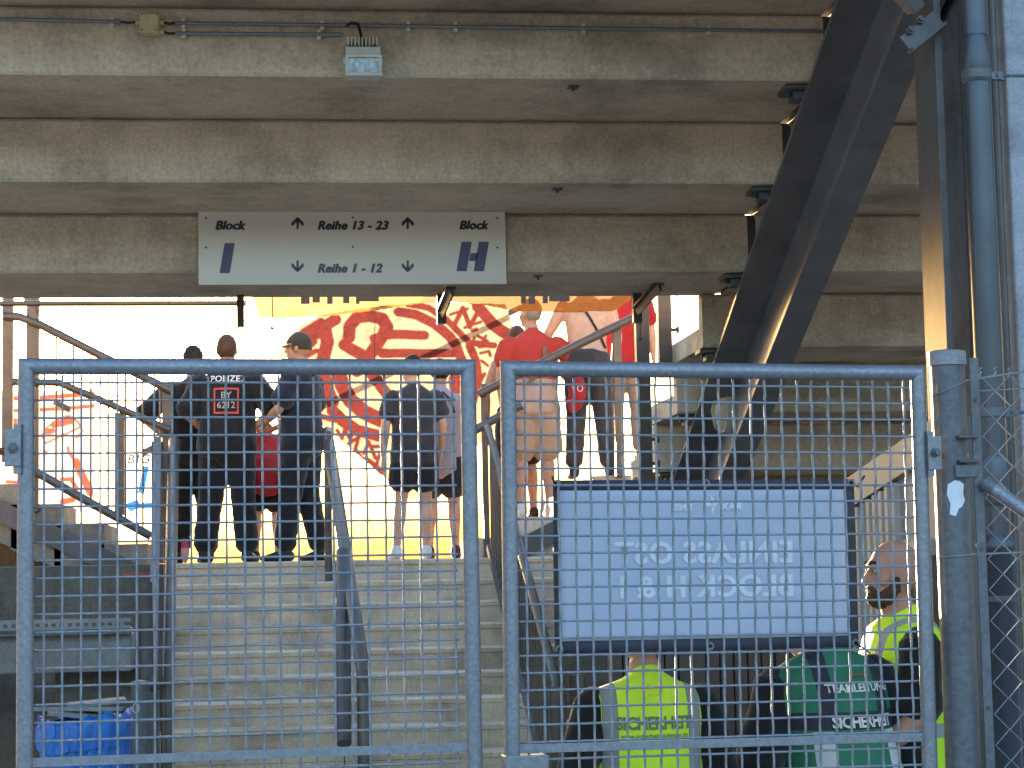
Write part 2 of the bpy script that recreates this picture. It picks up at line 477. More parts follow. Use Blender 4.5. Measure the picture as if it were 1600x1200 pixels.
# ------------------------------------------------------------------ conduit, junction box, floodlight on the top row
YA = rowY(0)
pL = at(188, 33, YA - .025)
def conduit(p0, p1, name_label, clips, r=.0085):
    a = at(*p0, YA - .028); b = at(*p1, YA - .028)
    t = empty('cable_conduit', a, label=name_label, cat='conduit')
    bm = B(); tube(bm, [(0, 0, 0), b - a], r, 10); smooth_angle(obj('tube', bm, M['galv'], t))
    for px in clips:
        f = (px - p0[0]) / (p1[0] - p0[0])
        c = (b - a) * f
        bm = B(); box(bm, c + Vector((0, .012, 0)), (.02, .03, .05), None, .003); box(bm, c + Vector((0, -.006, -.02)), (.014, .012, .014))
        obj('clip', bm, M['white_plastic'], t)
    return t
conduit((-120, 27), (188, 34), 'steel cable conduit left of the yellow junction box', [175])
conduit((274, 36), (1292, 49), 'long steel cable conduit running right from the yellow junction box', [286, 497, 630, 703, 903, 1102])
conduit((274, 52), (537, 54), 'short lower steel cable conduit leading to the floodlight', [287, 498])
jp = at(234, 38, YA - .04)
jb = empty('junction_box', jp, label='small yellowed cable junction box on the top concrete row', cat='junction box')
bm = B(); box(bm, (0, .005, 0), (.094, .06, .098), None, .006); obj('housing', bm, M['cream'], jb)
bm = B(); box(bm, (0, -.031, 0), (.084, .012, .088), None, .004); obj('lid', bm, M['cream'], jb)
for sx in (-1, 1):
    for sz in (-1, 1):
        bm = B(); disc(bm, (sx * .035, -.039, sz * .037), (0, 1, 0), .004, .006, 8); obj('screw', bm, M['ink_grey'], jb)
for (sx, sz) in ((-1, .01), (1, .01), (1, -.035)):
    bm = B(); tube(bm, [(sx * .045, 0, sz), (sx * .066, 0, sz)], .012, 10); obj('cable_gland', bm, M['cream'], jb)
for (sx, sz, px, py) in ((-1, .01, 188, 34), (1, .01, 274, 36), (1, -.035, 274, 52)):
    e = at(px, py, YA - .028) - jp
    bm = B(); s = Vector((sx * .06, 0, sz)); mid = (s + e) / 2 + Vector((0, -.004, -.006))
    tube(bm, [s, s.lerp(mid, .6), mid, mid.lerp(e, .5), e], .006, 8); smooth_angle(obj('cable', bm, M['dark'], jb))
fp = at(567, 100, YA - .1)
fl = empty('floodlight', fp + Vector((0, 0, -.006)), label='small off white floodlight with glass front under the conduit', cat='floodlight')
# body: hooded box with window
bm = B()
poly = [(.085, .10), (.085, -.04), (.0, -.055), (-.08, -.055), (-.085, .0), (-.055, .058), (.02, .075)]
prism(bm, poly, 'x', -.078, .078); o = obj('housing', bm, M['white_plastic'], fl)
bm = B()
for (a, b_) in (((-.084, -.06), (.084, -.047)), ((-.084, .009), (.084, .02)), ((-.084, -.047), (-.066, .009)), ((.066, -.047), (.084, .009))):
    boxmm(bm, (a[0], -.105, a[1]), (b_[0], -.082, b_[1]), .002)
obj('bezel', bm, M['white_plastic'], fl)
t = NT('lamp_glass'); M['lamp_glass'] = t.set(Base_Color=t.ramp(t.noise(60, 4), [(0.3, (.10, .11, .115)), (.7, (.34, .36, .37))]), Roughness=0.25, Metallic=0.3)
bm = B(); boxmm(bm, (-.066, -.094, -.047), (.066, -.088, .009)); obj('glass', bm, M['lamp_glass'], fl)
for i in range(9):
    bm = B(); boxmm(bm, (-.07 + i * .0165, .0, .075), (-.064 + i * .0165, .084, .108)); obj('cooling_fin', bm, M['white_plastic'], fl)
for s in (-1, 1):
    bm = B(); disc(bm, (s * .085, .0, .015), (1, 0, 0), .014, .014, 12); obj('pivot_knob', bm, M['white_plastic'], fl)
bm = B()
e = at(540, 54, YA - .028) - fp
tube(bm, [e, e + Vector((.03, -.01, .012)), e + Vector((.06, -.005, .008)), Vector((.0, .02, .10)), Vector((.005, .03, .085))], .006, 8); smooth_angle(obj('cable', bm, M['dark'], fl))
fl.scale = (1.03, 1, 1.28)

# ------------------------------------------------------------------ block sign on the lintel row
YS = rowY(2) - .03
s0 = at(310, 331, YS); s1 = at(789, 330, YS); s2 = at(311, 445, YS)
sc_ = (s0 + s1) / 2
SW = (s1 - s0).length; SH = s0.z - s2.z
sign = empty('block_sign', ((s0.x + s1.x) / 2, YS, (s0.z + s2.z) / 2), label='white direction sign with block letters I and H over the stairs', cat='sign')
bm = B()
prism(bm, [(-.004, -SH / 2), (.006, -SH / 2), (.006, SH / 2), (-.004, SH / 2)], 'x', -SW / 2, SW / 2)
obj('panel', bm, M['sign'], sign)
def sxy(px, py):
    p = at(px, py, YS); return p.x - sign.location.x, p.z - sign.location.z
def sign_text(s, px, py, h, mat, bold=.004, shear=.25, space=1.0):
    me = text_mesh(s, h, .001, shear, space=space, heavy=.0032)
    x, z = sxy(px, py)
    o = link('lettering', me, mat, sign)
    o.location = (x, -.0055, z); o.rotation_euler = (R(90), 0, 0)
    return o
PXM = SW / 479.0
sign_text('Block', 358.5, 353, .068, M['ink'], .0034, space=1.04)
sign_text('Block', 739, 352.5, .068, M['ink'], .0036, space=1.04)
sign_text('Reihe 13 - 23', 551, 353, .068, M['ink'], .0036, space=1.06)
sign_text('Reihe 1 - 12', 546, 420, .068, M['ink_grey'], .0036, space=1.06)
def sign_poly(name, polys, mat):
    bm = B()
    for poly in polys:
        vs = [bm.verts.new((sxy(*p)[0], -.0055, sxy(*p)[1])) for p in poly]
        bm.faces.new(vs)
    return obj(name, bm, mat, sign)
sign_poly('letter', [[(351, 380), (367, 380), (359, 427), (343, 427)]], M['ink_blue'])
sign_poly('letter', [[(721, 378), (737, 378), (729, 424), (713, 424)], [(748, 378), (764, 378), (756, 424), (740, 424)], [(735, 395.5), (747, 395.5), (744.5, 408), (732.6, 408)]], M['ink_blue'])
def arrow(cx, cy, up, mat):
    s = -1 if up else 1
    P = lambda dx, dy: (cx + dx, cy + s * dy)
    sign_poly('arrow', [[P(-1.8, -9), P(1.8, -9), P(1.8, 6), P(-1.8, 6)], [P(0, 10), P(-9.5, 1), P(-9.5, -4), P(-7.5, -4.2), P(0, 4.2)], [P(0, 10), P(0, 4.2), P(7.5, -4.2), P(9.5, -4), P(9.5, 1)]], mat)
arrow(465, 349, True, M['ink']); arrow(637, 349, True, M['ink'])
arrow(465, 416, False, M['ink_grey']); arrow(637, 416, False, M['ink_grey'])
for (px, py) in ((322, 341), (551, 340), (777, 341), (322, 387), (551, 386), (777, 387)):
    x, z = sxy(px, py)
    bm = B(); disc(bm, (x, -.006, z), (0, 1, 0), .0055, .006, 8); obj('rivet', bm, M['ink'], sign)

# ------------------------------------------------------------------ hanger stubs under the lintel
def hanger(px, y0, y1, Y, label, w=.055, arm=None):
    p0 = at(px, y0, Y); p1 = at(px, y1, Y)
    t = empty('hanger_stub', (p1.x, Y, p1.z), label=label, cat='bracket')
    bm = B(); boxmm(bm, (-w / 2, -.03, 0), (w / 2, .03, rowZ(2) - p1.z - .004), .003); obj('stub', bm, M['railsteel'], t)
    if arm:
        a0 = at(*arm[0], Y - .08) - p1; a1 = at(*arm[1], Y - .45) - p1
        a1.z = min(a1.z, rowZ(2) - p1.z - .02)
        bm = B(); bar(bm, (a0.x, -.05, a0.z), (a1.x, -.45, a1.z), .06, .012, up=(1, 0, 0.3)); bar(bm, (a0.x, -.05, a0.z + .02), (a1.x, -.45, a1.z + .02), .014, .06, up=(1, 0, 0)); obj('arm', bm, M['railsteel'], t)
    return t
hanger(376, 447, 511, 12.05, 'short square steel stub hanging under the lintel near the sign', .045)
hanger(690, 452, 506, 12.05, 'steel stub with slanting arm hanging below the right end of the sign', .055, ((690, 490), (705, 455)))
hanger(996, 440, 505, 12.05, 'steel stub with long slanting arm at the right end of the opening', .055, ((996, 485), (1030, 440)))

# ------------------------------------------------------------------ central stairs
RISE, TREAD, YTOP = .165, .29, 15.9
zt = at(500, 876, YTOP).z
SX0, SX1 = at(276, 890, YTOP).x, at(870, 900, YTOP).x
stairs = empty('entrance_stairs', (0, YTOP, 0), label='wide pale concrete stairs rising to the crowd on the landing', cat='stairs')
nst = int(zt / RISE) + 1
XM = at(524, 900, YTOP).x
for i in range(nst):
    zz = zt - i * RISE
    for (a, b_) in ((SX0, XM - .003), (XM + .003, SX1)):
        bm = B()
        poly = [(-TREAD * i + .012, zz - RISE - .02), (-TREAD * i + .004, zz - .046), (-TREAD * i - .008, zz - .040), (-TREAD * i - .012, zz - .012), (-TREAD * i - .004, zz - .004), (-TREAD * i + .006, zz), (-TREAD * i + TREAD + .02 if i else 1.5, zz), (-TREAD * i + TREAD + .02 if i else 1.5, zz - RISE - .02)]
        prism(bm, poly, 'x', a, b_)
        obj('step', bm, M['step'], stairs)

# ------------------------------------------------------------------ landing and side flights
PXT = at(600, 876, 16.2).x - at(599, 876, 16.2).x
landing = empty('landing_slab', (0, 17.5, 0), label='concrete landing at the head of the stairs', cat='landing')
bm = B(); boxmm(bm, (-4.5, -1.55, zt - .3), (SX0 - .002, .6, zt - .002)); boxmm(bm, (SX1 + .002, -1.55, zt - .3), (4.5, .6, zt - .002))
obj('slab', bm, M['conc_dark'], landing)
def side_flight(x_start, sgn, n, label):
    t = empty('side_stairs', (x_start, 16.3, zt), label=label, cat='stairs')
    tr = 66 * PXT
    for i in range(n):
        bm = B()
        x0 = i * tr; x1 = x0 + tr + .05
        lo = -.36 + i * .165
        poly = [(sgn * x0, lo), (sgn * x0, (i + 1) * .165), (sgn * x1, (i + 1) * .165), (sgn * x1, lo + .165)]
        if i == 0: poly[0] = (0, -.04)
        prism(bm, poly, 'y', 0, 1.15)
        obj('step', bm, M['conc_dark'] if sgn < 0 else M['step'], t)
    bm = B(); prism(bm, [(0, -.05), (sgn * n * tr, n * .165 - .05), (sgn * n * tr, -zt + .02), (0, -zt + .02)], 'y', 1.16, 1.3); obj('under_panel', bm, M['void'], t)  # void colour on this panel stands for the shade under the flight
    bm = B()
    bar(bm, (0, -.04, -.12), (sgn * n * tr, -.04, n * .165 - .12), .03, .16); obj('stringer', bm, M['rail_dark'], t)
    return t
side_flight(at(230, 876, 16.3).x, -1, 6, 'concrete side stairs climbing left from the landing')
side_flight(at(738, 876, 16.3).x, 1, 9, 'concrete side stairs climbing right from the landing')

# ================================================================== RAILINGS
def rail_tube(name, pts, r, mat, parent, n=14):
    bm = B(); tube(bm, pts, r, n); return smooth_angle(obj(name, bm, mat, parent))
# left flight railing
YL = 16.22
rl = empty('stair_railing', at(50, 800, YL), label='tubular steel railing with thin balusters on the left side stairs', cat='railing')
o0 = rl.location.copy()
P = lambda px, py, dy=0: at(px, py, YL + dy) - o0
rail_tube('handrail', [P(5, 494), P(30, 495), P(62, 507), P(180, 567), P(268, 611)], .034, M['railsteel'], rl)
rail_tube('knee_rail', [P(20, 597), P(92, 598), P(150, 622), P(265, 672)], .03, M['railsteel'], rl)
rail_tube('foot_rail', [P(40, 728), P(140, 785), P(236, 838)], .036, M['rail_dark'], rl)
for (px, y0, y1, w) in ((52, 442, 800, .10), (13, 462, 722, .085), (187, 645, 805, .075), (262, 598, 880, .09)):
    a, b_ = P(px, y0, .05), P(px, y1, .05)
    bm = B(); boxmm(bm, (a.x - w / 2, a.y - .03, b_.z), (a.x + w / 2, a.y + .03, a.z), .004); obj('post', bm, M['railsteel'], rl)
bm = B(); bar(bm, P(38, 452, .0), P(55, 500, 0), .04, .06); obj('gusset', bm, M['railsteel'], rl)
for i, px in enumerate(range(88, 262, 27)):
    f = (px - 62) / (268 - 62)
    yt = 507 + f * 104; yb = 742 + (px - 62) * .545
    a, b_ = P(px, yt), P(px, yb)
    rail_tube('baluster', [(a.x, a.y, b_.z), a], .0085, M['rail_dark'], rl, 8)
# lintel edge rail
le = empty('banner_rail', at(10, 474, 12.7), label='straight steel tube just under the lintel at the left of the opening', cat='rail')
o1 = le.location.copy()
rail_tube('tube', [Vector((-.6, 0, 0)), at(385, 474, 12.7) - o1], .018, M['railsteel'], le)
# right flight railing
rr = empty('stair_railing', at(760, 800, YL), label='steel railing rising to the right in front of the fans in red', cat='railing')
o2 = rr.location.copy()
P2 = lambda px, py, dy=0: at(px, py, YL + dy) - o2
rail_tube('handrail', [P2(748, 616), P2(800, 590), P2(900, 540), P2(968, 507), P2(1004, 490)], .036, M['railsteel'], rr)
rail_tube('knee_rail', [P2(742, 672), P2(800, 640), P2(815, 634)], .036, M['rail_dark'], rr)
for (px, y0, y1, w) in ((963, 505, 745, .07), (756, 600, 880, .05)):
    a, b_ = P2(px, y0, .05), P2(px, y1, .05)
    bm = B(); boxmm(bm, (a.x - w / 2, a.y - .03, b_.z), (a.x + w / 2, a.y + .03, a.z), .004); obj('post', bm, M['railsteel'], rr)
# tall posts with studs at the right end of the opening
for (px, y0, y1, lab) in ((1010, 468, 800, 'square steel post with studs, left one of the pair beside the girder'), (1040, 455, 590, 'square steel post with studs, right one of the pair beside the girder')):
    p = at(px, y1, 13.0); q = at(px, y0, 13.0)
    t = empty('guard_post', p, label=lab, cat='post')
    bm = B(); boxmm(bm, (-.045, -.04, 0), (.045, .04, q.z - p.z), .004); obj('shaft', bm, M['railsteel'], t)
    for zz in ((.28, .12) if px < 1020 else (.12, .37)):
        bm = B(); tube(bm, [(.045, 0, zz + .2), (.085, 0, zz + .2)], .012, 10); disc(bm, (.09, 0, zz + .2), (1, 0, 0), .026, .014, 14)
        obj('stud', bm, M['railsteel'], t)
# central handrail
def stair_rail(label, top, bend, r, X=None, post_px=None, extra=True, Yt=15.9, Yb=13.3):
    a = at(*top, Yt); b_ = at(*bend, Yb)
    t = empty('handrail', (b_.x, Yb, 0), label=label, cat='handrail')
    o = t.location.copy()
    rail_tube('rail', [a + Vector((-.0, .12, -.12)) - o, a + Vector((0, .06, .0)) - o, a - o, b_ - o, b_ + Vector((0.0, -.05, -.09)) - o, Vector((b_.x, Yb - .05, 0)) - o], r, M['railsteel'], t, 18)
    return t, a, b_, o
t, a, b_, o = stair_rail('central steel tube handrail dividing the entrance stairs', (511, 676), (568, 1052), .047)
rail_tube('post', [Vector((b_.x - .13, 13.42, .62)) - o, Vector((b_.x - .13 + .03, 14.3, 1.9)) - o], .05, M['rail_dark'], t, 16)
rail_tube('post', [Vector((a.x, 15.75, zt - RISE)) - o, Vector((a.x, 15.75, a.z)) - o], .03, M['railsteel'], t)
t, a, b_, o = stair_rail('steel tube handrail along the left edge of the entrance stairs', (272, 690), (262, 1060), .042)
rail_tube('post', [Vector((b_.x - .1, 13.0, 0)) - o, Vector((b_.x - .12, 13.0, at(246, 690, 13.0).z - .9)) - o], .045, M['rail_dark'], t, 16)
bm = B()
q0 = at(246, 690, 15.9); q1 = at(238, 1080, 12.9)
bar(bm, q0 - o, q1 - o, .06, .09); obj('side_plate', bm, M['rail_dark'], t)
bm = B(); bar(bm, Vector((q1.x, 12.9, 0)) - o, q1 - o, .085, .085); obj('post', bm, M['rail_dark'], t)
bm = B(); bar(bm, Vector((q0.x, 15.9, zt)) - o, q0 - o, .09, .07); obj('post', bm, M['railsteel'], t)
# right baluster railing along the stairs
tr_ = at(762, 668, 15.9); br_ = at(868, 1062, 12.75)
t = empty('baluster_railing', (br_.x, 12.75, 0), label='steel railing with close vertical balusters along the right edge of the stairs', cat='railing')
o = t.location.copy()
rail_tube('handrail', [tr_ - o, br_ - o, Vector((br_.x, 12.68, br_.z - .1)) - o], .032, M['railsteel'], t)
rail_tube('end_post', [Vector((br_.x, 12.68, br_.z - .04)) - o, Vector((br_.x, 12.68, 0)) - o], .055, M['railsteel'], t, 18)
rail_tube('end_post', [Vector((br_.x + .16, 12.9, br_.z + .02)) - o, Vector((br_.x + .16, 12.9, 0)) - o], .055, M['railsteel'], t, 18)
lo0 = Vector((tr_.x, 15.9, zt + .08)); lo1 = Vector((br_.x, 12.75, .12))
bm = B(); bar(bm, lo0 - o, lo1 - o, .05, .06); obj('bottom_rail', bm, M['rail_dark'], t)
nb = 26
for i in range(1, nb):
    f = i / nb
    u = tr_.lerp(br_, f); l = lo0.lerp(lo1, f)
    rail_tube('baluster', [l - o, u - o], .0085, M['railsteel'], t, 8)

# ------------------------------------------------------------------ dark space under the left flight
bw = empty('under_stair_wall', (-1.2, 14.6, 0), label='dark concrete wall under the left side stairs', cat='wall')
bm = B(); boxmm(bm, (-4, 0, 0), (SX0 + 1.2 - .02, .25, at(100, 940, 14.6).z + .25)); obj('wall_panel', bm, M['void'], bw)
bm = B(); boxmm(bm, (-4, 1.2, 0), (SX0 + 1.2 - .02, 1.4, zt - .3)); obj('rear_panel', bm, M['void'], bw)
z0 = at(100, 1051, 13.0).z; z1 = at(100, 992, 13.0).z
cb = empty('ground_beam', (-1.5, 13.0, 0), label='grey concrete beam below the cable tray at lower left', cat='beam')
bm = B(); boxmm(bm, (-3, 0, z0), (SX0 + 1.5 - .12, .3, z1), .01); obj('beam', bm, M['conc_blue'], cb)
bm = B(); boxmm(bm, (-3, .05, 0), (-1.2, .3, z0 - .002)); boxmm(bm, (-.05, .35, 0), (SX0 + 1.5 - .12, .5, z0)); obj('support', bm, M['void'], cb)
ct = empty('cable_tray', (-1.5, 12.95, z1), label='perforated galvanised cable tray lying on the concrete beam', cat='cable tray')
bm = B()
L0, L1 = -3.0, SX0 + 1.5 - .12
boxmm(bm, (L0, .0, .075), (L1, .002, .10)); boxmm(bm, (L0, .0, .035), (L1, .002, .052))
x = L0
while x < L1 - .05:
    boxmm(bm, (x, 0, .052), (x + .022, .002, .075)); x += .05
boxmm(bm, (L0, .002, .033), (L1, .2, .035))
obj('side_flange', bm, M['galv'], ct)
bm = B(); boxmm(bm, (L0, -.05, .0), (L1, .1, .018)); obj('lower_strip', bm, M['galv_post'], ct)
bp = at(219, 1066, 12.2)
bo = empty('capped_post', (bp.x, 12.2, 0), label='grey round post with domed cap and sticker beside the blue bin', cat='post')
rail_tube('shaft', [(0, 0, 0), (0, 0, bp.z - .03), (0, 0, bp.z - .01), (0, 0, bp.z), (0, 0, bp.z + .004)], .055, M['galv_post'], bo, 20)
bm = B(); tube(bm, [(0, 0, bp.z - .035), (0, 0, bp.z - .012), (0, 0, bp.z + .006), (0, 0, bp.z + .014)], [.058, .058, .042, .01], 20); smooth_angle(obj('cap', bm, M['galv_post'], bo))
bm = B(); tube(bm, [(-.02 + .018 * math.cos(a * .524), -.0565, bp.z - .15 + .03 * math.sin(a * .524)) for a in range(12)], .003, 6, closed=True); obj('sticker', bm, M['sign'], bo)
# red strip light reflector under the flight
rs = at(211, 897, 14.5)
o = obj('marker_strip', (lambda b: (boxmm(b, (-.09, 0, -.008), (.09, .01, .008)), b)[1])(B()), mat_plain('red_marker', (.45, .06, .02)))
o.location = (rs.x, 14.57, rs.z); tag(o, 'thin red marker strip on the dark wall under the left stairs', 'marker strip')

# blue bin
b0 = at(68, 1130, 10.6); b1 = at(200, 1130, 10.6)
bw_ = (b1.x - b0.x)
bin_ = empty('waste_bin', ((b0.x + b1.x) / 2, 10.6, 0), label='waste bin lined with a bright blue plastic sack, boards lying on top', cat='bin')
tb = NT('blue_sack'); fold = tb.noise(9, 4, .6, tb.mapping((3.2, 3.2, .35)))
tb.bump(fold, .9, .03)
M['sack'] = tb.set(Base_Color=tb.ramp(fold, [(.3, (.01, .085, .36)), (.7, (.025, .2, .62))]), Roughness=.32, Specular_IOR_Level=.5)
bm = B()
nseg, zt_b = 72, b0.z - .02
rings = []
for iz in range(14):
    f = iz / 13
    ring = []
    for j in range(nseg):
        an = 2 * math.pi * j / nseg
        c, s = math.cos(an), math.sin(an)
        ex = 4.0
        rr_ = (abs(c) ** ex + abs(s) ** ex) ** (-1 / ex)
        wv = .010 * noise.noise((c * 5, s * 5, f * .7)) + .012 * math.sin(an * 17 + noise.noise((c * 2, s * 2, f)) * 3)
        ring.append(bm.verts.new((c * rr_ * (bw_ / 2 * (.86 + .14 * f) + wv), s * rr_ * (bw_ / 2 * (.86 + .14 * f) + wv), f * zt_b)))
    rings.append(ring)
for i in range(13):
    for j in range(nseg): bm.faces.new((rings[i][j], rings[i][(j + 1) % nseg], rings[i + 1][(j + 1) % nseg], rings[i + 1][j]))
bm.faces.new(rings[0][::-1]); bm.faces.new(rings[-1])
obj('sack_body', bm, M['sack'], bin_, True)
bm = B()
rings = []
for iz, (f, oz) in enumerate(((1.0, .03), (1.05, .035), (1.08, .0), (1.07, -.06), (1.05, -.12))):
    ring = []
    for j in range(nseg):
        an = 2 * math.pi * j / nseg
        c, s = math.cos(an), math.sin(an)
        rr_ = (abs(c) ** 4 + abs(s) ** 4) ** -.25
        nz = noise.noise((c * 3, s * 3, iz * .5)) * .03 + noise.noise((c * 9, s * 9, iz)) * .012
        sk = .06 * max(0, c) * (1 if iz > 0 else .6)
        ring.append(bm.verts.new((c * rr_ * (bw_ / 2 * f) + nz * c, s * rr_ * (bw_ / 2 * f) + nz * s, zt_b + oz + (nz * 1.3 if iz in (0, 1, 4) else nz * .5) + sk)))
    rings.append(ring)
for i in range(4):
    for j in range(nseg): bm.faces.new((rings[i][j], rings[i][(j + 1) % nseg], rings[i + 1][(j + 1) % nseg], rings[i + 1][j]))
obj('folded_rim', bm, M['sack'], bin_, True)
for i, (dx, dz, rz, rx, L) in enumerate(((.02, .055, 4, 3, .42), (-.03, .085, -7, -4, .46), (.05, .115, 11, 5, .30))):
    bd = empty('board', (bin_.location.x + dx, 10.6 + .02 * i, zt_b + dz + .0), (R(rx), R(6 - 5 * i), R(rz)), label=['weathered grey board at the bottom of the pile on the blue bin', 'longest grey board lying across the blue bin', 'short grey board on top of the pile on the blue bin'][i], cat='board')
    bm = B(); box(bm, (0, 0, 0), (L, .16 - .03 * i, .022), None, .003); obj('plank', bm, M['conc_blue'], bd)

# ================================================================== GATES
WIRE = .0038
PITCH_W = .05
def wire_mesh(length, phase):
    # crimped wire: waves over and under the crossing wires
    bm = B()
    n = int(round(length / PITCH_W))
    pts = []
    for i in range(n * 4 + 1):
        u = i / 4 * PITCH_W
        pts.append(Vector((min(u, length), .0036 * math.cos(math.pi * (u / PITCH_W) + phase * math.pi), 0)))
    tube(bm, pts, WIRE, 6)
    bmesh.ops.recalc_face_normals(bm, faces=bm.faces[:])
    me = bpy.data.meshes.new('wire'); bm.to_mesh(me); bm.free()
    me.polygons.foreach_set('use_smooth', [True] * len(me.polygons))
    me.materials.append(M['galv_rail'])
    return me
def gate(p0, p1, label, tilt, r=.0235, hinge=None):
    d = p1 - p0; d.z = 0
    W_ = d.length
    ang = math.atan2(d.y, d.x)
    ztop = (p0.z + p1.z) / 2
    t = empty('wire_gate', (p0.x, p0.y, 0), (0, tilt, ang), label=label, cat='gate')
    zb = .07
    H_ = ztop - zb
    # frame: mitred tube loop drawn as four tubes
    def ft(name, a, b_, ext):
        bm = B(); a = Vector(a); b_ = Vector(b_); dd = (b_ - a).normalized()
        tube(bm, [a - dd * ext, b_ + dd * ext], r, 20)
        # mitre the ends
        return bm
    def mitre(bm, co, no):
        bmesh.ops.bisect_plane(bm, geom=bm.verts[:] + bm.edges[:] + bm.faces[:], plane_co=co, plane_no=no, clear_outer=True)
        bmesh.ops.holes_fill(bm, edges=[e for e in bm.edges if e.is_boundary])
    c00, c10, c11, c01 = Vector((0, 0, zb)), Vector((W_, 0, zb)), Vector((W_, 0, ztop)), Vector((0, 0, ztop))
    q = Vector((1, 0, 1)).normalized(); p = Vector((1, 0, -1)).normalized()
    bm = ft('x', c01, c11, r); mitre(bm, c01, -q); mitre(bm, c11, p); smooth_angle(obj('top_rail', bm, M['galv'], t))
    bm = ft('x', c00, c10, r); mitre(bm, c00, -p); mitre(bm, c10, q); smooth_angle(obj('bottom_rail', bm, M['galv'], t))
    bm = ft('x', c00, c01, r); mitre(bm, c01, q); mitre(bm, c00, p); smooth_angle(obj('post', bm, M['galv'], t))
    bm = ft('x', c10, c11, r); mitre(bm, c11, -p); mitre(bm, c10, -q); smooth_angle(obj('post', bm, M['galv'], t))
    zm = at(780, 1168, (p0.y + p1.y) / 2).z
    bm = B(); boxmm(bm, (r - .004, -.006, zm - .013), (W_ - r + .004, .006 - .014, zm + .013), .001); obj('middle_bar', bm, M['galv'], t)
    xa, xb = r, W_ - r
    nx = int(round((xb - xa) / PITCH_W)) - 0
    px = (xb - xa) / nx
    nz = int(round((ztop - zb - 2 * r) / PITCH_W))
    pz = (ztop - zb - 2 * r) / nz
    hm = [wire_mesh(xb - xa, 0), wire_mesh(xb - xa, 1)]
    vm = [wire_mesh(ztop - zb - 2 * r, 1), wire_mesh(ztop - zb - 2 * r, 0)]
    rnd = random.Random(5)
    for j in range(nz):
        o = link('wire', hm[j % 2], None, t); o.location = (xa, .004, zb + r + (j + .55) * pz); o.rotation_euler = (0, rnd.uniform(-.0012, .0012), 0)
    for i in range(nx):
        o = link('wire', vm[i % 2], None, t); o.location = (xa + (i + .55) * px, .004, zb + r); o.rotation_euler = (0, -math.pi / 2 + rnd.uniform(-.0012, .0012), 0)
    return t, W_, ang
gl0, gl1 = atD(41, 574, 5.62), atD(731, 572, 5.87)
gr0, gr1 = atD(784, 573, 5.90), atD(1425, 580, 6.17)
gateL, WL, aL = gate(gl0, gl1, 'left galvanised wire mesh gate leaf in front of the stairs', 0.0)
gateR, WR, aR = gate(gr0, gr1, 'right galvanised wire mesh gate leaf carrying the white entrance banner', 0.008)
def hinge(t, x, z, sgn):
    bm = B(); boxmm(bm, (x - sgn * .0 , -.035, z - .045), (x + sgn * .045, -.024, z + .06), .003)
    boxmm(bm, (x, -.03, z - .065), (x + sgn * .022, -.02, z + .075), .002)
    obj('hinge_plate', bm, M['galv'], t)
    bm = B(); disc(bm, (x + sgn * .022, -.042, z + .008), (0, 1, 0), .0145, .016, 6); disc(bm, (x + sgn * .022, -.052, z + .008), (0, 1, 0), .0085, .014, 10)
    obj('hinge_nut', bm, M['galv_post'], t)
    bm = B(); tube(bm, [(x + sgn * .03, .0, z), (x + sgn * .115, .0, z)], .0105, 12); smooth_angle(obj('hinge_pin', bm, M['rust'], t))
    bm = B(); tube(bm, [(x + sgn * .115, .0, z), (x + sgn * .145, .0, z)], .0105, 12); smooth_angle(obj('hinge_pin_end', bm, M['cream'], t))
zh = at(1450, 707, gr1.y).z
hinge(gateR, WR + .0235 - .012, zh, 1)
hinge(gateL, -.0235 + .012, at(40, 705, gl0.y).z, -1)
# lock box on the left edge of the right leaf
zl = at(800, 1185, gr0.y).z
bm = B(); boxmm(bm, (-.028, -.04, zl - .12), (.10, .03, zl + .01), .003); obj('lock_case', bm, M['galv'], gateR)

# ------------------------------------------------------------------ gate post with fence at right
gp = atD(1481, 600, 6.22)
post = empty('gate_post', (gp.x, gp.y, 0), label='thick round galvanised gate post with torn white sticker', cat='post')
zp = at(1478, 548, gp.y).z
PR = .0535
rail_tube('shaft', [(0, 0, 0), (0, 0, zp - .05)], PR, M['galv_post'], post, 36)
bm = B(); tube(bm, [(0, 0, zp - .05), (0, 0, zp - .048), (0, 0, zp - .004), (0, 0, zp)], [PR + .001, PR + .0055, PR + .0055, PR - .01], 36); smooth_angle(obj('cap', bm, M['galv'], post))
for dz in (.045, -.03):
    bm = B()
    prism(bm, [(.0, -.085), (.062, -.085), (.068, -.02), (.055, .01), (.0, .01)], 'z', zh + dz - .004, zh + dz + .004)
    obj('hinge_lug', bm, M['rail_dark'], post)
bm = B(); boxmm(bm, (-.01, -.07, zh - .08), (.06, -.055, zh - .04), .003); obj('weld_plate', bm, M['galv_post'], post)
def wrap(py, sl=.0):
    z = at(1480, py, gp.y).z
    bm = B(); tube(bm, [(math.cos(a) * (PR + .003), math.sin(a) * (PR + .003), z + sl * math.cos(a)) for a in [math.pi * (1 + i / 12) for i in range(13)]] + [(.30, -.045, z + sl * 2.2)], .0024, 6)
    smooth_angle(obj('tie_wire', bm, M['galv_rail'], post))
wrap(607, .025); wrap(869, .004)
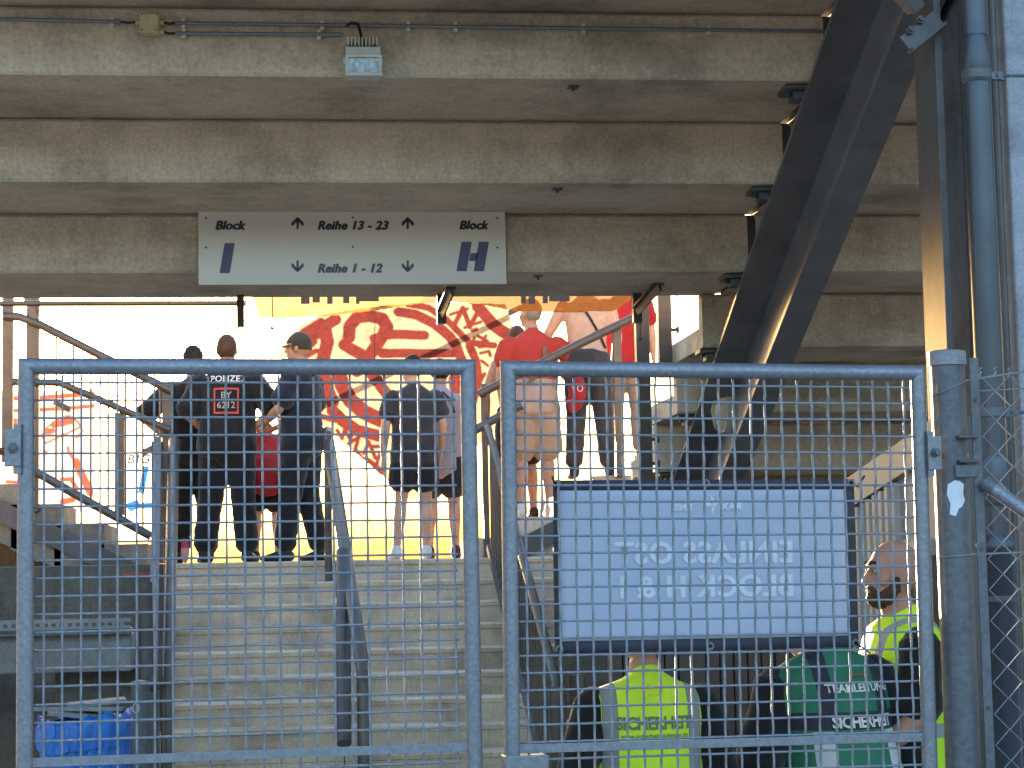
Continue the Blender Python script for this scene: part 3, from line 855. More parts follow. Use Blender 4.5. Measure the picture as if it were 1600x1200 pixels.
# torn sticker following the post
bm = B()
stk = [(0, .0), (.02, .012), (.035, .01), (.05, .0), (.046, -.03), (.052, -.05), (.04, -.07), (.03, -.075), (.02, -.098), (.002, -.092), (.006, -.06), (-.004, -.03)]
zs = at(1475, 758, gp.y).z
def onpost(u, v):
    an = -math.pi / 2 - .55 + u / PR
    return ((PR + .0015) * math.cos(an), (PR + .0015) * math.sin(an), zs + v)
ctr = bm.verts.new(onpost(.024, -.04)); vs = [bm.verts.new(onpost(*p)) for p in stk]
mid = [bm.verts.new(onpost((p[0] + .024) / 2, (p[1] - .04) / 2)) for p in stk]
for i in range(len(vs)):
    j = (i + 1) % len(vs)
    bm.faces.new((ctr, mid[i], mid[j])); bm.faces.new((mid[i], vs[i], vs[j], mid[j]))
obj('torn_sticker', bm, mat_paint('paper', (.62, .64, .70), .7, 0, .1, 20), post)

fence = empty('chain_link_fence', (gp.x, gp.y, 0), label='chain link fence to the right of the round gate post', cat='fence')
ztf = at(1560, 590, gp.y).z - .0
bm = B(); boxmm(bm, (PR - .004, -.066, .05), (PR + .024, -.060, zp - .03)); obj('tension_bar', bm, M['galv_post'], fence)
for z_ in (zp - .16, zp - .62, zp - 1.1):
    bm = B(); disc(bm, (PR + .01, -.066, z_), (0, 1, 0), .006, .01, 8); obj('bolt', bm, M['rail_dark'], fence)
DW = .047
def zig(ph):
    bm = B(); pts = []
    nzz = int(ztf / DW)
    for i in range(nzz + 1):
        s = (i + ph) % 2
        pts.append(Vector(((DW * .5) * (1 if s else -1), .0022 * (1 if s else -1), ztf - i * DW)))
    tube(bm, pts, .0016, 5)
    bmesh.ops.recalc_face_normals(bm, faces=bm.faces[:])
    me = bpy.data.meshes.new('mesh_wire'); bm.to_mesh(me); bm.free(); me.materials.append(M['galv_rail']); return me
zz = [zig(0), zig(1)]
for i in range(9):
    o = link('mesh_wire', zz[i % 2], None, fence); o.location = (PR + .03 + DW * (i + .5), -.06, 0)
# twisted selvage tips
for i in range(9):
    bm = B(); x = PR + .03 + DW * i
    tube(bm, [(x - .006, -.06, ztf - .004), (x + .004, -.062, ztf + .012), (x - .004, -.058, ztf + .02), (x + .008, -.06, ztf + .026)], .0016, 5); obj('selvage_twist', bm, M['galv_rail'], fence)
z_ = at(1560, 612, gp.y).z
bm = B(); tube(bm, [(PR, -.06, z_ - .004), (.6, -.06, z_ + .02)], .0022, 6); obj('line_wire', bm, M['galv_rail'], fence)
b0 = atD(1540, 755, 6.12); b1 = atD(1690, 862, 6.0)
br = empty('fence_brace', b1, label='slanting galvanised tube bracing the chain link fence', cat='brace')
rail_tube('tube', [b0 - b1, (0, 0, 0), Vector((.9, -.1, -.75))], .021, M['galv'], br, 16)
bm = B(); dd = (Vector((0, 0, 0)) - (b0 - b1)).normalized(); tube(bm, [b0 - b1 - dd * .006, b0 - b1 + dd * .03], .0235, 16); smooth_angle(obj('end_cap', bm, M['galv_post'], br))

# ------------------------------------------------------------------ entrance banner tied to the right leaf
tbn = NT('banner_sheet')
cbn = tbn.ramp(tbn.noise(3, 4, .5), [(.3, (.42, .475, .60)), (.7, (.47, .525, .65))])
tbn.set(Base_Color=cbn, Roughness=.6); tbn.bump(tbn.noise(5, 3), .25, .03)
M['banner'] = tbn.m
M['banner_border'] = mat_cloth('banner_border', (.05, .056, .075), .6, .2, 0, .1, 0)
M['banner_print'] = mat_plain('banner_print', (.68, .72, .80), .6)
YB0 = .05
bn0 = atD(859, 749, 6.02); bn1 = atD(1333, 746, 6.22); bn2 = atD(868, 1021, 6.02)
d = bn1 - bn0
BWd, BHt = Vector((d.x, d.y)).length, bn0.z - bn2.z
ban = empty('entrance_banner', bn2 + (bn0 - bn2) * 0, (0, .006, math.atan2(d.y, d.x)), label='white banner with navy border and mirrored lettering tied behind the gate', cat='banner')
def sheet(name, x0, x1, z0, z1, yo, mat, nx=40, nz=24):
    bm = B(); g = []
    for j in range(nz + 1):
        row = []
        for i in range(nx + 1):
            x = x0 + (x1 - x0) * i / nx; z = z0 + (z1 - z0) * j / nz
            row.append(bm.verts.new((x, bwave(x, z) + yo, z)))
        g.append(row)
    for j in range(nz):
        for i in range(nx): bm.faces.new((g[j][i], g[j][i + 1], g[j + 1][i + 1], g[j + 1][i]))
    solidify(bm, .0012)
    return obj(name, bm, mat, ban, True)
def bwave(x, z):
    return .006 * math.sin(x * 5.5 + .6) * math.sin(z * 6) + .004 * noise.noise((x * 3, 0, z * 3))
bd_l, bd_r, bd_t, bd_b = .012 + .01, .026, .028, .028
bd = .037
for (x0_, x1_, z0_, z1_, nx_, nz_) in ((0, BWd, 0, bd, 40, 2), (0, BWd, BHt - bd * .9, BHt, 40, 2), (0, bd * .6, bd, BHt - bd * .9, 2, 24), (BWd - bd, BWd, bd, BHt - bd * .9, 2, 24)): sheet('border', x0_, x1_, z0_, z1_, 0, M['banner_border'], nx_, nz_)
sheet('sheet', bd * .55, BWd - bd * .96, bd * .96, BHt - bd * .86, -.0025, M['banner'])
def banner_text(s, px, py, h, bold=.003, space=1.0):
    me = text_mesh(s, h, .001, space=space, heavy=bold)
    o = link('mirrored_lettering', me, M['banner_print'], ban)
    fx = (px - 863) / 474.0; fz = 1 - (py - 748) / 273.0
    for v in me.vertices:
        x = fx * BWd - v.co.x; z = fz * BHt + v.co.y
        v.co = (x, bwave(x, z) - .0045 - v.co.z, z)
    me.flip_normals()
    return o
banner_text('EINLASS OST', 1096, 867, .092, .003, 1.08)
banner_text('BLOCK H & I', 1098, 921, .092, .003, 1.08)
banner_text('RAX', 1138, 792, .03, .0012, 1.15)
banner_text('ENS', 1063, 793, .03, .0012, 1.15)
fx, fz = (1107 - 863) / 474 * BWd, (1 - (787 - 748) / 273) * BHt
bm = B()
for poly in ([(-.004, .03), (.022, .0), (.006, -.012)], [(-.03, -.004), (.004, -.01), (-.004, .012)], [(.0, -.012), (.012, -.006), (.004, -.034)], [(.012, .002), (.03, .026), (.02, -.004)]):
    bm.faces.new([bm.verts.new((fx + x, bwave(fx + x, fz + z) - .0045, fz + z)) for x, z in poly])
obj('emblem', bm, M['banner_print'], ban)
for (ux, uz) in ((.012, 1), (.5, 1), (.988, 1), (.012, 0), (.5, 0), (.988, 0)):
    x = ux * BWd; z = BHt - .012 if uz else .012
    bm = B(); c = Vector((x, bwave(x, z) - .004, z))
    tube(bm, [c + Vector((math.cos(a * .393) * .0095, 0, math.sin(a * .393) * .0095)) for a in range(16)], .004, 6, closed=True); obj('eyelet', bm, M['galv_rail'], ban, True)
    if ux != .5:
        bm = B(); sx = -1 if ux < .5 else 1
        tube(bm, [c + Vector((0, .004, 0)), c + Vector((sx * .01, -.03, -.012)), c + Vector((sx * .026, -.05, -.03 if not uz else .02))], .003, 6); obj('cable_tie', bm, M['dark'], ban)

# ------------------------------------------------------------------ container and slatted wall behind the stewards
c0 = at(1445, 662, 7.5); c1 = at(1322, 748, 8.25)
dv = c1 - c0
Lc = Vector((dv.x, dv.y)).length
ctn = empty('site_container', (c0.x, c0.y, 0), (0, 0, math.atan2(dv.y, dv.x)), label='light grey ribbed metal container behind the bald steward', cat='container')
zc = (c0.z + c1.z) / 2
M['ctn'] = mat_paint('container_paint', (.26, .265, .27), .5, .1, .15, 4)
def ztop_c(x): return c0.z + (c1.z - c0.z) * x / Lc
bm = B(); prism(bm, [(-.1, ztop_c(-.1)), (Lc, c1.z), (Lc, c1.z - .13), (-.1, ztop_c(-.1) - .13)], 'y', -1.6, 0); obj('top_rail', bm, M['ctn'], ctn)
bm = B(); prism(bm, [(-.1, ztop_c(-.1) - .131), (Lc - .01, c1.z - .131), (Lc - .01, 0), (-.1, 0)], 'y', -1.58, -.03); obj('core', bm, M['ctn'], ctn)
x = .30
while x < Lc - .03:
    bm = B(); prism(bm, [(x, -.029), (x + .012, -.004), (x + .04, -.004), (x + .052, -.029)], 'z', .08, ztop_c(x + .052) - .132); obj('rib', bm, M['ctn'], ctn); x += .06
bm = B(); boxmm(bm, (.0, -.028, 0), (.22, .008, .06)); boxmm(bm, (.0, -.028, zc - .42), (.26, .012, zc - .36)); boxmm(bm, (.20, -.028, .061), (.26, .012, zc - .421)); obj('door_frame', bm, M['ctn'], ctn)
bm = B(); boxmm(bm, (.0, -.028, .062), (.199, -.006, zc - .422)); obj('door', bm, M['rail_dark'], ctn)
sw0 = at(985, 1010, 9.3); sw1 = at(1345, 1010, 9.3)
M['slat'] = mat_paint('slat_wood', (.085, .070, .060), .7, 0, .4, 5)
slw = empty('slatted_wall', (sw0.x, 9.3, 0), label='dark brown wall of upright boards behind the stewards', cat='wall')
zsw = at(1150, 985, 9.3).z
bm = B(); boxmm(bm, (-.1, .02, 0), (sw1.x - sw0.x, .06, zsw)); obj('backing', bm, M['dark'], slw)
x = -.1; i = 0
rnd = random.Random(3)
while x < sw1.x - sw0.x - .05:
    bm = B(); boxmm(bm, (x, -.004 + rnd.uniform(-.004, .004), 0), (x + .058, .019, zsw + rnd.uniform(-.01, .01)), .003); obj('board', bm, M['slat'], slw); x += .066
bx = at(1080, 1092, 9.2)
o = empty('meter_box', (bx.x, 9.24, bx.z), label='small grey metal box on the board wall beside the yellow vest', cat='box')
bm = B(); box(bm, (0, 0, -.05), (.16, .05, .24), None, .004); obj('housing', bm, M['galv_post'], o)
bm = B(); box(bm, (0, -.03, -.05), (.145, .012, .225), None, .003); obj('door', bm, M['galv_post'], o)
# wall under the right rows, beyond the banner
rw = empty('under_row_wall', (2.3, 14.0, 0), label='dark concrete wall under the lower rows right of the stairs', cat='wall')
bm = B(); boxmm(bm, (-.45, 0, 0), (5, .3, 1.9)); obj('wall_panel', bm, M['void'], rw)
bm = B(); boxmm(bm, (-.3, -1.0, 1.35), (5, -.7, 1.62), .01); obj('tie_beam', bm, M['conc_dark'], rw)

# oval bulkhead lamp on the girder web
lp = atX(1131, 642, 2.77)
lamp = empty('bulkhead_lamp', (2.80, lp.y, lp.z), label='oval caged bulkhead lamp on the girder', cat='lamp')
M['lampglass2'] = mat_plain('opal_glass', (.50, .42, .27), .35)
def oval(bm, x0, x1, ry, rz, n=28, dome=0.0):
    rings = []
    for (x, k) in ((x0, 1.0), (x1, .97), (x1 - dome * .45, .8), (x1 - dome * .8, .5), (x1 - dome, .12)) if dome else ((x0, 1.0), (x1, 1.0)):
        rings.append([bm.verts.new((x, ry * k * math.cos(2 * math.pi * j / n), rz * k * math.sin(2 * math.pi * j / n))) for j in range(n)])
    for a, b_ in zip(rings, rings[1:]):
        for j in range(n): bm.faces.new((a[j], a[(j + 1) % n], b_[(j + 1) % n], b_[j]))
    bm.faces.new(rings[0][::-1]); bm.faces.new(rings[-1])
LT = R(20.9)
bm = B(); oval(bm, 0, -.045, .085, .145); smooth_angle(obj('base', bm, M['white_plastic'], lamp))
bm = B(); oval(bm, -.045, -.05, .072, .128, dome=.055); obj('glass', bm, M['lampglass2'], lamp, True)
for zc_ in (-.05, .05):
    bm = B(); wv = .075 * math.sqrt(1 - (zc_ / .14) ** 2)
    tube(bm, [(-.04, -wv, zc_), (-.09, -wv * .8, zc_), (-.118, 0, zc_), (-.09, wv * .8, zc_), (-.04, wv, zc_)], .005, 6); smooth_angle(obj('cage_bar', bm, M['white_plastic'], lamp))
bm = B(); tube(bm, [(-.04, 0, -.14), (-.09, 0, -.11), (-.118, 0, 0), (-.09, 0, .11), (-.04, 0, .14)], .005, 6); smooth_angle(obj('cage_bar', bm, M['white_plastic'], lamp))
lamp.rotation_euler = (R(8), 0, R(12))

# ================================================================== FLAGS AND BANNERS IN THE OPENING
def mat_flag(name, trans=.65, transp=0.0, sc=1.0):
    t = NT(name)
    at_ = t.n('ShaderNodeAttribute'); at_.attribute_name = 'ink'
    scr = t.noise(30, 5, .7, t.mapping((1.0, 1, 2.2)))
    c = t.mix(t.math('MULTIPLY', t.ramp(scr, [(.42, (0, 0, 0)), (.62, (1, 1, 1))]), .28), at_.outputs['Color'], (.28, .05, .04), 'MULTIPLY')
    t.set(Base_Color=c, Roughness=.85, Specular_IOR_Level=.1)
    tr = t.n('ShaderNodeBsdfTranslucent'); t.l(c, tr.inputs['Color'])
    mx = t.n('ShaderNodeMixShader'); mx.inputs[0].default_value = trans
    t.l(t.b.outputs[0], mx.inputs[1]); t.l(tr.outputs[0], mx.inputs[2])
    last = mx.outputs[0]
    if transp > 0:
        tp = t.n('ShaderNodeBsdfTransparent'); m2 = t.n('ShaderNodeMixShader'); m2.inputs[0].default_value = transp
        t.l(last, m2.inputs[1]); t.l(tp.outputs[0], m2.inputs[2]); last = m2.outputs[0]
    t.l(last, t.out.inputs['Surface'])
    return t.m
def seg_d(X, Y, p, q):
    px, py = p; qx, qy = q
    dx, dy = qx - px, qy - py
    L = dx * dx + dy * dy + 1e-9
    t = np.clip(((X - px) * dx + (Y - py) * dy) / L, 0, 1)
    return np.hypot(X - px - t * dx, Y - py - t * dy)
def painted_sheet(name, poly, strokes, Yd, mat, parent, origin, base, ink, step=1.6, wave=None):
    """cloth cut to an outline, with painted strokes stored as a colour attribute on its points"""
    xs = np.arange(min(p[0] for p in poly), max(p[0] for p in poly) + step, step)
    ys = np.arange(min(p[1] for p in poly), max(p[1] for p in poly) + step, step)
    X, Yp = np.meshgrid(xs, ys)
    inside = np.zeros(X.shape, bool)
    n = len(poly)
    for i in range(n):
        x0, y0 = poly[i]; x1, y1 = poly[(i + 1) % n]
        cond = ((y0 > Yp) != (y1 > Yp)) & (X < (x1 - x0) * (Yp - y0) / (y1 - y0 + 1e-9) + x0)
        inside ^= cond
    cov = np.zeros(X.shape)
    for (pts, w) in strokes:
        dmin = np.full(X.shape, 1e9)
        if len(pts) == 1: pts = [pts[0], pts[0]]
        for p, q in zip(pts, pts[1:]): dmin = np.minimum(dmin, seg_d(X, Yp, p, q))
        cov = np.maximum(cov, np.clip((w / 2 - dmin) / 1.2 + .5, 0, 1))
    idx = -np.ones(X.shape, int)
    verts, cols = [], []
    H_, W_ = X.shape
    use = np.zeros(X.shape, bool)
    cell = inside[:-1, :-1] & inside[1:, :-1] & inside[:-1, 1:] & inside[1:, 1:]
    use[:-1, :-1] |= cell; use[1:, :-1] |= cell; use[:-1, 1:] |= cell; use[1:, 1:] |= cell
    base = np.array(base); ink = np.array(ink)
    for j in range(H_):
        for i in range(W_):
            if use[j, i]:
                idx[j, i] = len(verts)
                p = at(float(X[j, i]), float(Yp[j, i]), Yd)
                if wave: p = p + Vector((0, wave(X[j, i], Yp[j, i]), 0))
                verts.append(tuple(p - origin))
                cols.append((*(base * (1 - cov[j, i]) + ink * cov[j, i]), 1))
    faces = [(idx[j, i], idx[j, i + 1], idx[j + 1, i + 1], idx[j + 1, i]) for j in range(H_ - 1) for i in range(W_ - 1) if cell[j, i]]
    me = bpy.data.meshes.new(name)
    me.from_pydata(verts, [], [tuple(int(q) for q in f) for f in faces])
    ca = me.color_attributes.new('ink', 'FLOAT_COLOR', 'POINT')
    ca.data.foreach_set('color', np.array(cols, dtype=np.float32).ravel())
    me.polygons.foreach_set('use_smooth', [True] * len(me.polygons))
    me.update()
    return link(name, me, mat, parent)

def C3(pts): return [(390 + x / 3.87, 450 + y / 3.87) for x, y in pts]
def ell(cx, cy, rx, ry, a0, a1, n=22): return [(cx + rx * math.cos(R(a0 + (a1 - a0) * i / n)), cy + ry * math.sin(R(a0 + (a1 - a0) * i / n))) for i in range(n + 1)]
FS = []
def fs(pts, w): FS.append((C3(pts), w * 1.18 / 3.87))
fs([(455, 250), (470, 330), (445, 430), (450, 520), (470, 620), (500, 690)], 70)                   # outer ring, left limb
fs([(540, 520), (560, 590), (610, 680), (690, 750), (800, 800)], 78)                               # inner ring, lower
fs([(500, 740), (560, 800), (650, 860), (800, 900)], 62)
fs([(600, 300), (605, 230), (650, 175), (720, 165), (800, 185), (830, 240), (800, 300), (745, 380), (700, 450), (650, 500)], 66)
fs([(570, 345), (640, 385), (720, 430), (745, 470)], 60)
fs([(750, 310), (860, 285), (1060, 285)], 48)
fs([(800, 395), (1000, 395), (1260, 395)], 46)
fs([(900, 145), (1010, 165), (1120, 215), (1210, 290), (1250, 350), (1280, 440)], 52)
fs([(960, 100), (1080, 120), (1180, 180), (1260, 260), (1330, 330), (1480, 345)], 34)
fs([(1330, 350), (1370, 450), (1385, 560), (1340, 720)], 44)
fs([(1240, 560), (1250, 650), (1220, 780), (1150, 880)], 70)
fs([(1270, 820), (1230, 960), (1170, 1090)], 52)
fs([(1380, 110), (1470, 220), (1590, 300)], 62)
fs([(740, 520), (790, 590), (830, 640)], 60)
fs([(1240, 220), (1290, 120), (1330, 235), (1390, 130)], 26); fs([(1215, 160), (1320, 125)], 16); fs([(1300, 240), (1400, 205)], 16)   # N
fs([(1345, 258), (1372, 250)], 20); fs([(1360, 300), (1350, 330), (1400, 335), (1430, 290)], 18); fs([(1380, 290), (1440, 320)], 18)
fs([(1385, 360), (1440, 350)], 14); fs([(1395, 395), (1450, 380), (1455, 410)], 16); fs([(1400, 440), (1440, 470)], 16); fs([(1420, 520), (1400, 560)], 20); fs([(1400, 640), (1440, 690)], 20)
fs([(310, 350), (400, 330), (330, 390), (410, 380), (345, 415)], 22)                                 # letters at left
fs([(390, 290), (430, 250), (520, 190)], 60); fs([(330, 270), (430, 210)], 50)
fs([(530, 860), (560, 910), (575, 850), (610, 920), (620, 880)], 18); fs([(600, 940), (660, 900), (640, 970)], 20); fs([(690, 1000), (720, 930), (760, 1030)], 20); fs([(740, 960), (800, 960), (770, 1060)], 20)
fs([(440, 780), (520, 800)], 30); fs([(700, 1040), (800, 1110)], 36); fs([(640, 980), (720, 1090)], 22)
flag_poly = [(436, 556), (446, 530), (470, 505), (500, 492), (560, 480), (620, 474), (700, 472), (790, 474), (800, 500), (806, 540), (802, 590), (795, 640), (780, 668), (745, 700), (712, 745), (690, 772), (640, 782), (606, 752), (570, 722), (528, 688), (498, 660), (492, 640), (488, 610), (470, 590), (448, 580)]
YF = 18.6
fo = at(620, 640, YF)
flag = empty('fan_flag', fo, label='huge cream flag with red painted club emblem and letters held up in the sun', cat='flag')
FLAG_M = mat_flag('flag_cloth', .5)
wv = lambda x, y: .10 * noise.noise((x * .012, y * .018, 3.1)) + .035 * noise.noise((x * .05 + y * .03, y * .02, 8.7)) + .012 * noise.noise((x * .10, y * .13, 1.0))
painted_sheet('cloth', flag_poly, FS, YF, FLAG_M, flag, fo, (.27, .195, .14), (.072, .016, .016), 1.6, wv)
bm = B(); tube(bm, [at(480, 640, YF + .6) - fo, at(815, 480, YF + .6) - fo], .03, 10); smooth_angle(obj('flag_pole', bm, M['railsteel'], flag))
bm = B(); tube(bm, [at(586, 485, YF - .3) - fo, at(585, 565, YF - .3) - fo], .003, 6); obj('cord', bm, M['dark'], flag)

# orange banner hanging just behind the lintel
OB = [(395, 470), (404, 497), (440, 498), (520, 494), (600, 484), (650, 476), (700, 472), (760, 478), (800, 487), (880, 489), (958, 487), (986, 470), (986, 440), (395, 440)]
oo = at(690, 470, 12.95)
ob = empty('orange_banner', oo, label='orange translucent banner hanging along the top of the opening', cat='banner')
wo_ = lambda x, y: .02 * noise.noise((x * .03, y * .05, 2))
painted_sheet('cloth', OB, [([(395, 474), (402, 497), (520, 495), (650, 477)], 1.6), ([(650, 477), (700, 473), (800, 488), (960, 488)], 1.6)], 12.95, mat_flag('orange_cloth', .62, .03), ob, oo, (.24, .095, .025), (.09, .035, .02), 1.6, wo_)
bm = B()
for (a, b_, y1) in ((470, 484, 475), (488, 500, 473), (511, 520, 475), (536, 546, 474), (556, 562, 475), (562, 592, 471), (814, 822, 474), (826, 836, 475), (848, 856, 474), (858, 890, 471)):
    vs = [at(x, y, 12.9) - oo for x, y in ((a, 448), (b_, 448), (b_, y1), (a, y1))]
    bm.faces.new([bm.verts.new(v) for v in vs])
obj('printed_letters', bm, M['ink'], ob)
for (px, y1) in ((425, 513), (1000, 530)):
    bm = B(); p0 = at(px, 450, 12.88) - oo; p1 = at(px, y1, 12.88) - oo
    tube(bm, [p0, (p0 + p1) / 2 + Vector((.004, 0, 0)), p1], .0035, 6); disc(bm, p1, (0, 1, 0), .012, .012, 8); obj('tie_cord', bm, M['dark'], ob)

# left white banner with red drawing
YW = 19.5
wo2 = at(80, 780, YW)
wb = empty('drawn_banner', wo2, label='white hanging sheet with red painted drawing behind the left railing', cat='banner')
C4 = lambda pts: [(x / 3.53, 560 + y / 3.53) for x, y in pts]
WS = []
def ws(pts, w): WS.append((C4(pts), w / 3.53))
ws([(20, 222), (300, 212), (520, 195)], 26); ws([(20, 290), (300, 280), (525, 262)], 24)
ws([(85, 340), (85, 470)], 26); ws([(230, 420), (250, 470), (440, 380)], 14); ws([(230, 430), (260, 380), (330, 330), (380, 315), (430, 350), (455, 400), (420, 440)], 14)
ws([(300, 365), (390, 345)], 42); ws([(255, 405), (290, 400)], 34); ws([(254, 515), (254, 525)], 20)
ws([(375, 490), (380, 520), (440, 600), (490, 690), (505, 760)], 18); ws([(420, 570), (440, 620), (500, 740)], 46)
ws([(340, 670), (390, 665), (425, 720)], 26); ws([(345, 790), (400, 780)], 36); ws([(40, 680), (100, 685)], 22); ws([(20, 615), (100, 612)], 6)
painted_sheet('cloth', [(-20, 610), (60, 612), (148, 606), (149, 700), (147, 800), (-20, 800)], WS, YW, mat_flag('sheet_cloth', .35), wb, wo2, (.62, .58, .50), (.50, .06, .04), 1.6, lambda x, y: .03 * noise.noise((x * .03, y * .02, 5)))
bm = B(); tube(bm, [at(85, 628, YW - .1) - wo2, at(110, 641, YW - .12) - wo2], .03, 8); obj('tape_strip', bm, M['railsteel'], wb)
wo3 = at(215, 850, 19.0)
wb3 = empty('lettered_sheet', wo3, label='pale sheet with blue strips and dark lettering beside the left railing', cat='banner')
painted_sheet('cloth', [(165, 640), (262, 650), (262, 850), (165, 850)], [], 19.0, mat_flag('pale_sheet', .8), wb3, wo3, (.85, .78, .55), (.02, .09, .55), 6)
M['blue_tape'] = mat_cloth('blue_tape', (.015, .13, .75), .6, .1, .5, .1, 0)
for poly in ([(224, 728), (233, 729), (225, 772), (215, 770)], [(192, 789), (214, 780), (218, 786), (240, 785), (240, 794), (214, 795), (205, 800)]):
    bm = B(); bm.faces.new([bm.verts.new(at(x, y, 18.95) - wo3) for x, y in poly]); obj('blue_strip', bm, M['blue_tape'], wb3)
me = text_mesh('BIG', .115, .003, .2, space=1.25)
o = link('lettering', me, M['ink_blue'], wb3); o.location = at(216, 718, 18.94) - wo3; o.rotation_euler = (R(90), 0, 0)
bm = B(); bar(bm, at(222, 708, 18.9) - wo3, at(246, 697, 18.9) - wo3, .02, .06); obj('wood_batten', bm, M['railsteel'], wb3)

# ================================================================== PEOPLE
def loft(bm, pts, rr, lat=(1, 0, 0), n=16):
    pts = [Vector(p) for p in pts]
    lat = Vector(lat)
    rr = [r if isinstance(r, (tuple, list)) else (r, r) for r in rr]
    t0 = (pts[1] - pts[0]).normalized(); t1 = (pts[-1] - pts[-2]).normalized()
    pts = [pts[0] - t0 * min(rr[0]) * .55] + pts + [pts[-1] + t1 * min(rr[-1]) * .55]
    rr = [(rr[0][0] * .55, rr[0][1] * .55)] + rr + [(rr[-1][0] * .55, rr[-1][1] * .55)]
    rings = []
    for i, p in enumerate(pts):
        t = (pts[min(i + 1, len(pts) - 1)] - pts[max(i - 1, 0)]).normalized()
        a = lat - t * lat.dot(t)
        if a.length < .2: a = Vector((0, 1, 0)) - t * t.y
        a.normalize(); b = t.cross(a)
        rings.append([bm.verts.new(p + a * rr[i][0] * math.cos(2 * math.pi * j / n) + b * rr[i][1] * math.sin(2 * math.pi * j / n)) for j in range(n)])
    for r0, r1 in zip(rings, rings[1:]):
        for j in range(n): bm.faces.new((r0[j], r0[(j + 1) % n], r1[(j + 1) % n], r1[j]))
    bm.faces.new(rings[0][::-1]); bm.faces.new(rings[-1])
def ellipsoid(bm, c, r, mat=None, seg=20):
    res = bmesh.ops.create_uvsphere(bm, u_segments=seg, v_segments=seg // 2 + 2, radius=1)
    Mx = Matrix.Translation(Vector(c)) @ (mat.to_4x4() if mat is not None else Matrix.Identity(4)) @ Matrix.Diagonal((*r, 1))
    bmesh.ops.transform(bm, matrix=Mx, verts=res['verts'])
def remesh(bm, voxel, it=3, fac=.5):
    bmesh.ops.recalc_face_normals(bm, faces=bm.faces[:])
    me = bpy.data.meshes.new('tmp'); bm.to_mesh(me); bm.free()
    o = bpy.data.objects.new('tmp', me); COL.objects.link(o)
    md = o.modifiers.new('r', 'REMESH'); md.mode = 'VOXEL'; md.voxel_size = voxel; md.use_smooth_shade = True
    if it:
        sm = o.modifiers.new('s', 'SMOOTH'); sm.iterations = it; sm.factor = fac
    dg = bpy.context.evaluated_depsgraph_get()
    res = bpy.data.meshes.new_from_object(o.evaluated_get(dg))
    bpy.data.objects.remove(o); bpy.data.meshes.remove(me)
    res.materials.clear()
    res.polygons.foreach_set('use_smooth', [True] * len(res.polygons))
    return res
def wrinkle(me, amp, seed, sx=9, sz=5):
    n = len(me.vertices)
    co = np.empty(n * 3); me.vertices.foreach_get('co', co); co = co.reshape(-1, 3)
    no = np.empty(n * 3); me.vertices.foreach_get('normal', no); no = no.reshape(-1, 3)
    h = np.array([noise.noise((c[0] * sx + c[2] * 4 + seed, c[1] * sx, c[2] * sz + c[0] * 3)) + .5 * noise.noise((c[0] * sx * 2.3, c[1] * sx * 2.3 + seed, c[2] * sz * 2.6)) for c in co])
    co = co + no * (h * amp)[:, None]
    me.vertices.foreach_set('co', co.ravel()); me.update()
def bvh_of(me):
    return BVHTree.FromPolygons([v.co.copy() for v in me.vertices], [tuple(p.vertices) for p in me.polygons])
def drape(bv, x, z, off, dy=1):        # point on the garment's back seen from behind
    h = bv.ray_cast(Vector((x, -1.2 * dy, z)), Vector((0, dy, 0)))
    return Vector((x, h[0].y - off * dy, z)) if h[0] else Vector((x, -.13 * dy, z))
def ribbon(bv, pts, w, off, mat, parent, name='strap', n=24):
    bm = B(); P_ = []
    tot = len(pts) - 1
    for i in range(n + 1):
        u = i / n * tot; k = min(int(u), tot - 1); f = u - k
        P_.append(((pts[k][0] * (1 - f) + pts[k + 1][0] * f), (pts[k][1] * (1 - f) + pts[k + 1][1] * f)))
    rows = []
    for i, (x, z) in enumerate(P_):
        a = P_[min(i + 1, n)]; b = P_[max(i - 1, 0)]
        dx, dz = a[0] - b[0], a[1] - b[1]; L = math.hypot(dx, dz) + 1e-9
        nx, nz = -dz / L * w / 2, dx / L * w / 2
        rows.append([bm.verts.new(drape(bv, x + nx * s, z + nz * s, off)) for s in (-1, 0, 1)])
    for r0, r1 in zip(rows, rows[1:]):
        for j in range(2): bm.faces.new((r0[j], r0[j + 1], r1[j + 1], r1[j]))
    solidify(bm, -.003)
    return obj(name, bm, mat, parent, True)
def print_on(bv, s, x, z, size, mat, parent, bold=.0015, off=.004, shear=0, space=1.0, name='lettering', squash=1.0):
    me = text_mesh(s, size, bold, shear, space=space, res=2)
    for v in me.vertices:
        v.co = drape(bv, x + v.co.x, z + v.co.y * squash, off)
    return link(name, me, mat, parent)

SKIN = mat_skin('skin', (.46, .27, .18)); SKIN_T = mat_skin('skin_tan', (.40, .22, .14)); SKIN_P = mat_skin('skin_pale', (.55, .34, .25))
HAIR_D = mat_cloth('hair_dark', (.022, .016, .012), .6, .4, 0, .6, 0); HAIR_B = mat_cloth('hair_brown', (.07, .04, .025), .6, .4, 0, .6, 0); HAIR_G = mat_cloth('hair_grey', (.20, .17, .14), .6, .3, 0, .6, 0)
BLACK = mat_cloth('black_fabric', (.014, .014, .016)); NAVY = mat_cloth('navy_fabric', (.016, .018, .028)); REDT = mat_cloth('red_jersey', (.42, .03, .035), .85, .2, .25)
SHOE_D = mat_plain('dark_shoe', (.02, .02, .02), .6); SHOE_W = mat_plain('white_shoe', (.5, .5, .48), .6)
EYE_M = mat_plain('eye', (.34, .30, .27), .25); IRIS = mat_plain('iris', (.03, .02, .015), .2)
GREY_T = mat_cloth('lavender_grey_tshirt', (.36, .32, .37), .9, .12, .25); BEIGE = mat_cloth('beige_shorts', (.42, .29, .19), .9, .15, .2); DK_T = mat_cloth('charcoal_tshirt', (.035, .033, .036), .9, .2)

